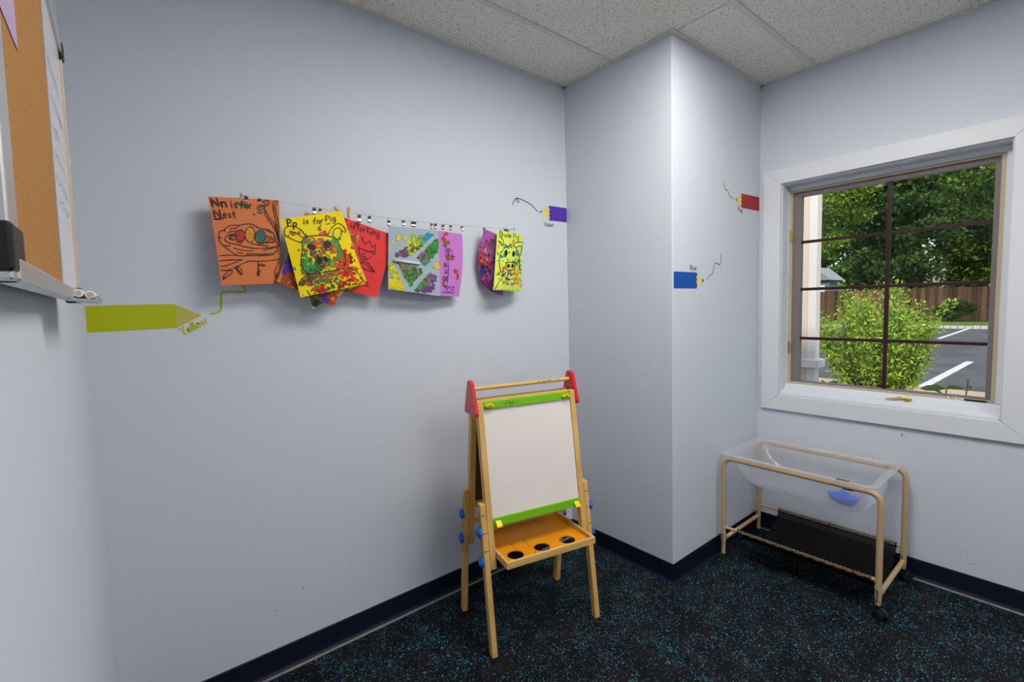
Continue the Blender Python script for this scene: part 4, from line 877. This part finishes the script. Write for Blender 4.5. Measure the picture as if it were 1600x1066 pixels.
# clear tub: lofted rounded rectangles
def rrect(x0, x1, y0, y1, r, z, n=6):
    P = []
    for cx, cy, a0 in ((x1-r, y1-r, 0), (x0+r, y1-r, 90), (x0+r, y0+r, 180), (x1-r, y0+r, 270)):
        for k in range(n+1): a = R(a0+90*k/n); P.append((cx+r*math.cos(a), cy+r*math.sin(a), z))
    return P
lev = [(.404, .861, -1.385, -.700, .035, .5645), (.402, .863, -1.387, -.698, .037, .569), (.425, .842, -1.368, -.712, .035, .5715), (.440, .826, -1.350, -.740, .035, .562), (.4415, .8245, -1.349, -.748, .035, .545), (.450, .816, -1.344, -.785, .045, .47), (.465, .801, -1.332, -.822, .05, .428), (.488, .778, -1.312, -.858, .05, .412)]
s = MB(); n = 28
for a in lev: s.v += [Vector(p) for p in rrect(*a)]
for i in range(len(lev)-1): s.f += [(i*n+k, i*n+(k+1) % n, (i+1)*n+(k+1) % n, (i+1)*n+k) for k in range(n)]
s.f.append(tuple((len(lev)-1)*n+k for k in range(n))); s.m += [0]*len(s.f)
tub = s.build('clear_tub', TUB, TB, smooth='auto')
MB().box((TX0-.004, -1.285, .5725), (TX0+.006, -1.235, .5735)).build('tub_marking', INK, tub)
MB().box((TX0-.006, -1.30, .534), (TX0+.006, -1.262, .5365)).build('tub_hook', BLACK, TB)
# mesh sling shelf
sg = MB(); nx, ny = 14, 20; ysl, yel = -.80, -1.375
for j in range(ny+1):
    for i in range(nx+1):
        u = i/nx; y0_ = ysl-.035*u; yy = y0_+(yel-y0_)*j/ny
        z = .168-.105*(math.sin(math.pi*u)**.55)
        sg.v.append(Vector((TX0+.010+(TX1-TX0-.020)*u, yy, z)))
for j in range(ny):
    for i in range(nx): a = j*(nx+1)+i; sg.f.append((a, a+1, a+nx+2, a+nx+1)); sg.m.append(0)
shelf = sg.build('mesh_shelf', MESHF, TB, smooth=True)
for x, ys in ((TX0, ysl), (TX1, ysl-.035)):
    MB().tube([(x, ys, .168), (x, yel, .168)], .0108, 14, caps=False).build('sleeve', SLEEVE, shelf, smooth=True)
    for yy in (ys, -1.09 if x == TX1 else -1.31, yel+.004): MB().tube([(x, yy+.003, .168), (x, yy-.003, .168)], .0115, 14).build('sleeve_band', BLACK, shelf, smooth='auto')
# blue toy boat in the tub
bo = thing('toy_boat', 'small blue plastic toy boat lying in the clear tub', 'toy', (.560, -1.225, .4155), R(-6))
BOAT = mat('bright_blue_plastic', (.012, .17, .85), .3)
hl = MB(); rows = []; nb = 24
for z, sc_, in ((0, .62), (.012, .80), (.026, .96), (.034, 1.04), (.037, 1.04), (.037, .92), (.030, .86)):
    for k in range(nb):
        a = 2*math.pi*k/nb; yy = math.cos(a)*.066*sc_; xx = math.sin(a)*.036*sc_*(1-.25*max(0, math.cos(a))**2)
        hl.v.append(Vector((xx, yy, z)))
for i in range(6): hl.f += [(i*nb+k, i*nb+(k+1) % nb, (i+1)*nb+(k+1) % nb, (i+1)*nb+k) for k in range(nb)]
hl.f += [tuple(range(nb)), tuple(6*nb+k for k in range(nb))]; hl.m += [0]*len(hl.f)
hl.build('hull', BOAT, bo, smooth='auto', local=True)
MB().hexa([(-.016, -.020, .0305), (.016, -.020, .0305), (.016, .018, .0305), (-.016, .018, .0305), (-.012, -.014, .064), (.012, -.014, .064), (.012, .012, .064), (-.012, .012, .064)]).build('cabin', BOAT, bo, bevel=.003, local=True)

# ------------------------------------------------------------------ outdoors
G = -.15
ASPH = mat('asphalt', (.065, .065, .07), .85, noise=(1.2, (.11, .11, .118), .9, 8), bump=(60, .6))
CONC = mat('pinkish_concrete', (.46, .33, .25), .9, noise=(6, (.34, .24, .18), .8, 6), bump=(40, .5))
LINEW = mat('road_line_white', (.62, .62, .62), .8, noise=(12, (.36, .36, .36), .8, 6))
KERB = mat('kerb_granite', (.50, .48, .47), .85, noise=(9, (.34, .33, .34), .9, 5), bump=(30, .6))
FENW = mat('fence_wood', (.24, .125, .07), .85, noise=(3, (.13, .065, .04), .9, 6, (6, 6, .6)), bump=(20, .4))
GRASS = mat('lawn_green', (.11, .17, .03), .9, noise=(3, (.06, .11, .02), .9, 8), bump=(30, 1))
_t = FENW.node_tree; _p = _t.nodes['Principled BSDF']; _src = _p.inputs['Base Color'].links[0].from_socket
_oi = _t.nodes.new('ShaderNodeObjectInfo'); _mr = _t.nodes.new('ShaderNodeMapRange'); _mr.inputs[3].default_value = .55; _mr.inputs[4].default_value = 1.5; _t.links.new(_oi.outputs['Random'], _mr.inputs[0])
_mx = _t.nodes.new('ShaderNodeMix'); _mx.data_type = 'RGBA'; _mx.blend_type = 'MULTIPLY'; _mx.inputs[0].default_value = 1; _t.links.new(_src, _mx.inputs[6]); _t.links.new(_mr.outputs[0], _mx.inputs[7]); _t.links.new(_mx.outputs[2], _p.inputs['Base Color'])
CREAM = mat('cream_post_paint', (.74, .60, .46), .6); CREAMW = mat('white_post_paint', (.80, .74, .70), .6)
MB().box((B+.2, -30, G-.2), (8.2, 80, G-.0)).build('ground_bed', CONC, kind='structure')
MB().box((8.2, -30, G-.2), (26.0, 80, G-.004)).build('ground_asphalt', ASPH, kind='structure')
MB().box((26.25, -30, G-.2), (95, 80, G+.06)).build('ground_lawn', GRASS, kind='structure')
def line(lab, p0, p1, w_):
    p0 = Vector((*p0, G-.004)); p1 = Vector((*p1, G-.004)); d = (p1-p0).normalized(); n = Vector((-d.y, d.x, 0))*w_/2
    s = MB().hexa([p0-n, p1-n, p1+n, p0+n]+[q+Vector((0, 0, .005)) for q in (p0-n, p1-n, p1+n, p0+n)]); tag(s.build('parking_line', LINEW), lab, 'road marking', 'white parking bay lines')
line('nearer white parking line on the asphalt outside the window', (8.25, -.19), (12.6, -.24), .13)
line('farther white parking line running to the kerb stones', (19.6, 1.37), (25.9, 1.42), .13)
kb = struct_empty('kerb', (26.12, 0, G)); km = None; rg = random.Random(2)
for k in range(150):
    y = -4+k*.235
    if km is None:
        o = MB().box((26.0, y-.11, G-.1), (26.25, y+.11, G+.11)).build('kerb_stone', KERB, kb, bevel=.02); km = o; base = y
    else:
        o = km.copy(); COL.objects.link(o); o.parent = kb
        o.location = km.location+Vector((rg.uniform(-.01, .01), y-base, rg.uniform(-.012, .012)))
fe = thing('wooden_fence', 'brown vertical board fence across the car park', 'fence', (32.7, 14, G+.06)); pm = None
for k in range(200):
    y = -5+k*.19
    if pm is None:
        pm = MB().box((32.70, y-.09, G+.08), (32.72, y+.09, 1.72)).build('fence_plank', FENW, fe, bevel=.006); base = y
    else:
        o = pm.copy(); COL.objects.link(o); o.parent = fe; o.location = pm.location+Vector((rg.uniform(-.012, .012), y-base, rg.uniform(-.03, .02)))
for z in (.35, 1.35): MB().box((32.74, -5.1, z-.05), (32.80, 33, z+.05)).build('fence_rail', FENW, fe)
for k in range(16): MB().box((32.74, -5+k*2.5-.05, G+.06), (32.84, -5+k*2.5+.05, 1.78)).build('fence_post', FENW, fe)
# porch post with rail cap just outside, left of the view
pt = thing('porch_post', 'cream square porch post standing just outside the window', 'post', (2.25, -.51, G))
MB().box((2.20, -.557, G), (2.30, -.500, 2.9)).build('post_face', CREAMW, pt, bevel=.004)
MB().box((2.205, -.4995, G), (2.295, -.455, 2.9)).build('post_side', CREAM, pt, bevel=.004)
MB().box((2.17, -.590, .83), (2.33, -.42, .895)).build('rail_cap', CREAMW, pt, bevel=.004)
# grey gabled house far away
hs = thing('grey_house', 'tiny grey gabled house far behind the trees', 'house', (54, 16.5, G+.06)); SIDING = mat('grey_siding', (.16, .18, .19), .8); ROOFM = mat('pale_roof', (.26, .28, .29), .8)
MB().box((54, 15.2, G+.06), (58, 17.8, 3.1)).build('house_wall', SIDING, hs)
MB().prism([(53.8, 15.0, 3.1), (53.8, 18.0, 3.1), (53.8, 16.5, 4.5)], (4.4, 0, 0)).build('house_roof', ROOFM, hs)
MB().box((53.95, 15.6, 1.7), (54, 16.2, 2.6)).build('house_window', CREAMW, hs)

# foliage
def leaves(name, m, parent, centers, size, rng, up_bias=.3, aspect=.5):
    n = len(centers); C = np.asarray(centers, float)
    d = rng.normal(size=(n, 3)); d[:, 2] -= up_bias; d /= np.linalg.norm(d, axis=1)[:, None]
    e = rng.normal(size=(n, 3)); e -= d*(e*d).sum(1)[:, None]; e /= np.linalg.norm(e, axis=1)[:, None]
    sz = size*rng.uniform(.6, 1.3, size=(n, 1)); q = np.cross(d, e)
    V = np.stack([C, C+d*sz*.5+e*sz*aspect*.5+q*sz*.08, C+d*sz, C+d*sz*.5-e*sz*aspect*.5+q*sz*.08], 1).reshape(-1, 3)
    W = WM[parent.name].inverted(); V = V+np.array(W.translation)
    me = bpy.data.meshes.new(name); me.vertices.add(4*n); me.vertices.foreach_set('co', V.ravel())
    me.loops.add(4*n); me.loops.foreach_set('vertex_index', np.arange(4*n)); me.polygons.add(n)
    me.polygons.foreach_set('loop_start', np.arange(n)*4); me.polygons.foreach_set('loop_total', np.full(n, 4)); me.update(); me.validate()
    me.materials.append(m); o = bpy.data.objects.new(name, me); COL.objects.link(o); o.parent = parent; WM[o.name] = WM[parent.name]; o['kind'] = 'stuff'; return o
BARK = mat('dark_bark', (.05, .04, .03), .9, noise=(8, (.09, .07, .05), .8, 6, (4, 4, .6)))
LEAF_D = leaf_mat('leaf_dark_green', (.030, .070, .014), (.085, .17, .03)); LEAF_M = leaf_mat('leaf_mid_green', (.045, .10, .018), (.17, .30, .05)); LEAF_L = leaf_mat('leaf_light_green', (.08, .17, .022), (.30, .44, .06)); LEAF_Y = leaf_mat('leaf_yellow_green', (.16, .30, .03), (.42, .56, .07))
def blobs_crown(rng, c, rad, nb, n, br):
    """points on the skins of nb leaf clumps spread in an ellipsoid"""
    cs = []
    while len(cs) < nb:
        p = rng.uniform(-1, 1, 3)
        if (p**2).sum() < 1: cs.append(p*np.array(rad)+np.array(c))
    cs = np.array(cs); idx = rng.integers(0, nb, n); dv_ = rng.normal(size=(n, 3)); dv_ /= np.linalg.norm(dv_, axis=1)[:, None]
    rr = br*rng.uniform(.25, 1.05, (n, 1)); return cs[idx]+dv_*rr*np.array([1, 1, .6]), cs
def tree(label, x, y, h, rad, zc, m, n, nb, br, size, seed, grp='trees beyond the car park'):
    rng = np.random.default_rng(seed); t = thing('leafy_tree', label, 'tree', (x, y, G+.0), 0, grp)
    pts, cs = blobs_crown(rng, (x, y, zc), rad, nb, n, br)
    tk = MB(); tk.tube([(x, y, G), (x+.1, y, h*.35), (x, y+.1, h*.8)], [.22, .17, .06], 8)
    for c in cs[:16]:
        a = Vector((x+.05, y+.05, max(h*.28, min(c[2]-.8, h*.7)))); b = Vector(c); tk.tube([a, a.lerp(b, .5)+Vector((0, 0, .25)), b], [.07, .045, .015], 5)
    tk.build('trunk', BARK, t, smooth=True); leaves('foliage', m, t, pts, size, rng)
tree('near leafy tree whose bright boughs hang across the upper panes', 29.2, 10.4, 11, (1.5, 5.0, 2.7), 6.5, LEAF_L, 40000, 150, .95, .21, 1)
tree('near mid green tree showing in the upper right panes', 29.2, -2.5, 11, (1.5, 5.5, 2.5), 7.0, LEAF_M, 40000, 150, .95, .21, 2)
for i, (x, y, hh, ry, lab, m) in enumerate(((36.8, -8.2, 11, 2.6, 'dark tree behind the fence out to the far right', LEAF_D), (36.8, -1.1, 11, 2.6, 'dark tree behind the fence at the right window edge', LEAF_M), (36.8, 6.0, 12, 2.5, 'dark tree behind the fence in the middle of the window', LEAF_D),
        (36.8, 14.0, 11, 2.6, 'dark tree behind the fence left of the porch post', LEAF_M), (44, -4.4, 14, 3.0, 'tall back row tree behind the fence on the right', LEAF_M), (44, 3.2, 14, 2.0, 'tall back row tree behind the fence right of the muntin', LEAF_D), (44, 8.8, 14, 1.5, 'tall back row tree beside the grey house', LEAF_M), (44, 17, 14, 2.6, 'tall back row tree left of the grey house', LEAF_D),
        (66, -7, 20, 5.0, 'hazy farthest tree on the right', LEAF_M), (66, 5.0, 20, 5.0, 'hazy farthest tree in the middle', LEAF_M), (66, 17, 20, 5.0, 'hazy farthest tree behind the grey house', LEAF_M), (66, 29, 20, 5.0, 'hazy farthest tree left of the grey house', LEAF_M), (66, 41, 20, 5.0, 'hazy farthest tree out to the far left', LEAF_M), (36.8, 21.2, 11, 2.6, 'dark tree behind the fence far left beyond the porch post', LEAF_D), (36.8, 28.4, 12, 2.6, 'dark tree behind the left end of the fence', LEAF_M), (44, 25.5, 14, 2.8, 'tall back row tree out to the left of the fence', LEAF_M))):
    tree(lab, x, y, hh, (2.0, ry, hh*.47), hh*.50+.2, m, 22000, 150, 1.0, .34 if x < 60 else .6, 20+i)
# light green shrub in the bed
rng = np.random.default_rng(77)
sh = thing('light_green_shrub', 'bushy yellow-green shrub growing in front of the car park', 'shrub', (6.6, .05, G))
st = MB(); pts = []
for k in range(120):
    a = rng.uniform(0, 2*math.pi); sp_ = rng.uniform(.1, 1)**.6; hx = 6.6+math.cos(a)*.55*sp_; hy = .13+math.sin(a)*.74*sp_; hz = rng.uniform(.40, 1)**.8*(1.62-.50*sp_**2)+rng.uniform(-.05, .10)
    b0 = Vector((6.6+math.cos(a)*.10, .05+math.sin(a)*.14, G)); tip = Vector((hx, hy, hz)); mid = b0.lerp(tip, .5)+Vector((math.cos(a)*.08, math.sin(a)*.08, -.05))
    P = smooth_pts([b0, mid, tip], 6); st.tube(P, [.008-.006*i/(len(P)-1) for i in range(len(P))], 4)
    for i in range(130):
        t_2 = rng.uniform(.25, 1.03)**.8; q = P[min(len(P)-1, int(t_2*(len(P)-1)))]; pts.append((q.x+rng.normal()*.045, q.y+rng.normal()*.045, q.z+rng.normal()*.04))
for (ty, tz, nn) in ((-.80, 1.30, 90), (-.62, .95, 60), (.5, 1.55, 60)):
    P = smooth_pts([(6.5, -.05, .5), (6.45, -.05+(ty)*.55, .5+(tz-.5)*.6), (6.4, ty, tz)], 8); st.tube(P, .004, 4)
    for i in range(nn): q = P[int(rng.uniform(.35, 1)*(len(P)-1))]; pts.append((q.x+rng.normal()*.03, q.y+rng.normal()*.04, q.z+rng.normal()*.035))
st.build('stems', BARK, sh, smooth=True); leaves('foliage', LEAF_Y, sh, pts, .060, rng, -.35, .42)
# dark low bush by the fence
rng = np.random.default_rng(5); db = thing('dark_bush', 'dark low bush at the foot of the wooden fence', 'shrub', (31.4, 2.6, G+.06))
pts, cs = blobs_crown(rng, (31.4, 2.6, .55), (.35, .7, .45), 24, 3500, .28)
s = MB()
for c in cs[:10]: s.tube([(31.4, 2.6, G+.06), tuple(c)], [.03, .01], 5)
s.build('stems', BARK, db); leaves('foliage', LEAF_D, db, pts, .13, rng)
# small sprouts under the window
def sprout(label, x, y, h, lf, seed, sz):
    rng = np.random.default_rng(seed); t = thing('garden_sprout', label, 'plant', (x, y, G), 0, 'weeds under the window')
    s = MB(); P = smooth_pts([(x, y, G), (x+.02, y+.015, G+h*.6), (x, y-.01, G+h)], 6); s.tube(P, .0035, 5); s.build('stem', MATS.get('sprout_stem') or mat('sprout_stem', (.16, .26, .06), .6), t, smooth=True)
    for k in range(lf):
        q = P[-1-int(k*1.0) % 5]; a = rng.uniform(0, 6.28); d = Vector((math.cos(a), math.sin(a), rng.uniform(-.1, .45))).normalized(); sd_ = d.cross(Vector((.9, .2, .5))).normalized(); L_ = sz*rng.uniform(.7, 1.2)
        MB().add([q, q+d*L_*.35+sd_*L_*.2, q+d*L_*.75+sd_*L_*.16-Vector((0, 0, .01)), q+d*L_-Vector((0, 0, .02)), q+d*L_*.75-sd_*L_*.16-Vector((0, 0, .01)), q+d*L_*.35-sd_*L_*.2, q+d*L_*.5+Vector((0, 0, -.008))], [(0, 1, 6), (1, 2, 6), (2, 3, 6), (3, 4, 6), (4, 5, 6), (5, 0, 6)]).build('leaf', LEAF_L, t)
sprout('upright weed sprout at the lower right of the window', 1.6, -1.502, 1.06, 5, 1, .05)
sprout('broad-leaved weed beside the upright sprout under the window', 1.7, -1.40, .98, 6, 2, .11)
sprout('low weed at the lower left of the window by the post', 2.0, -.70, .90, 6, 3, .12)
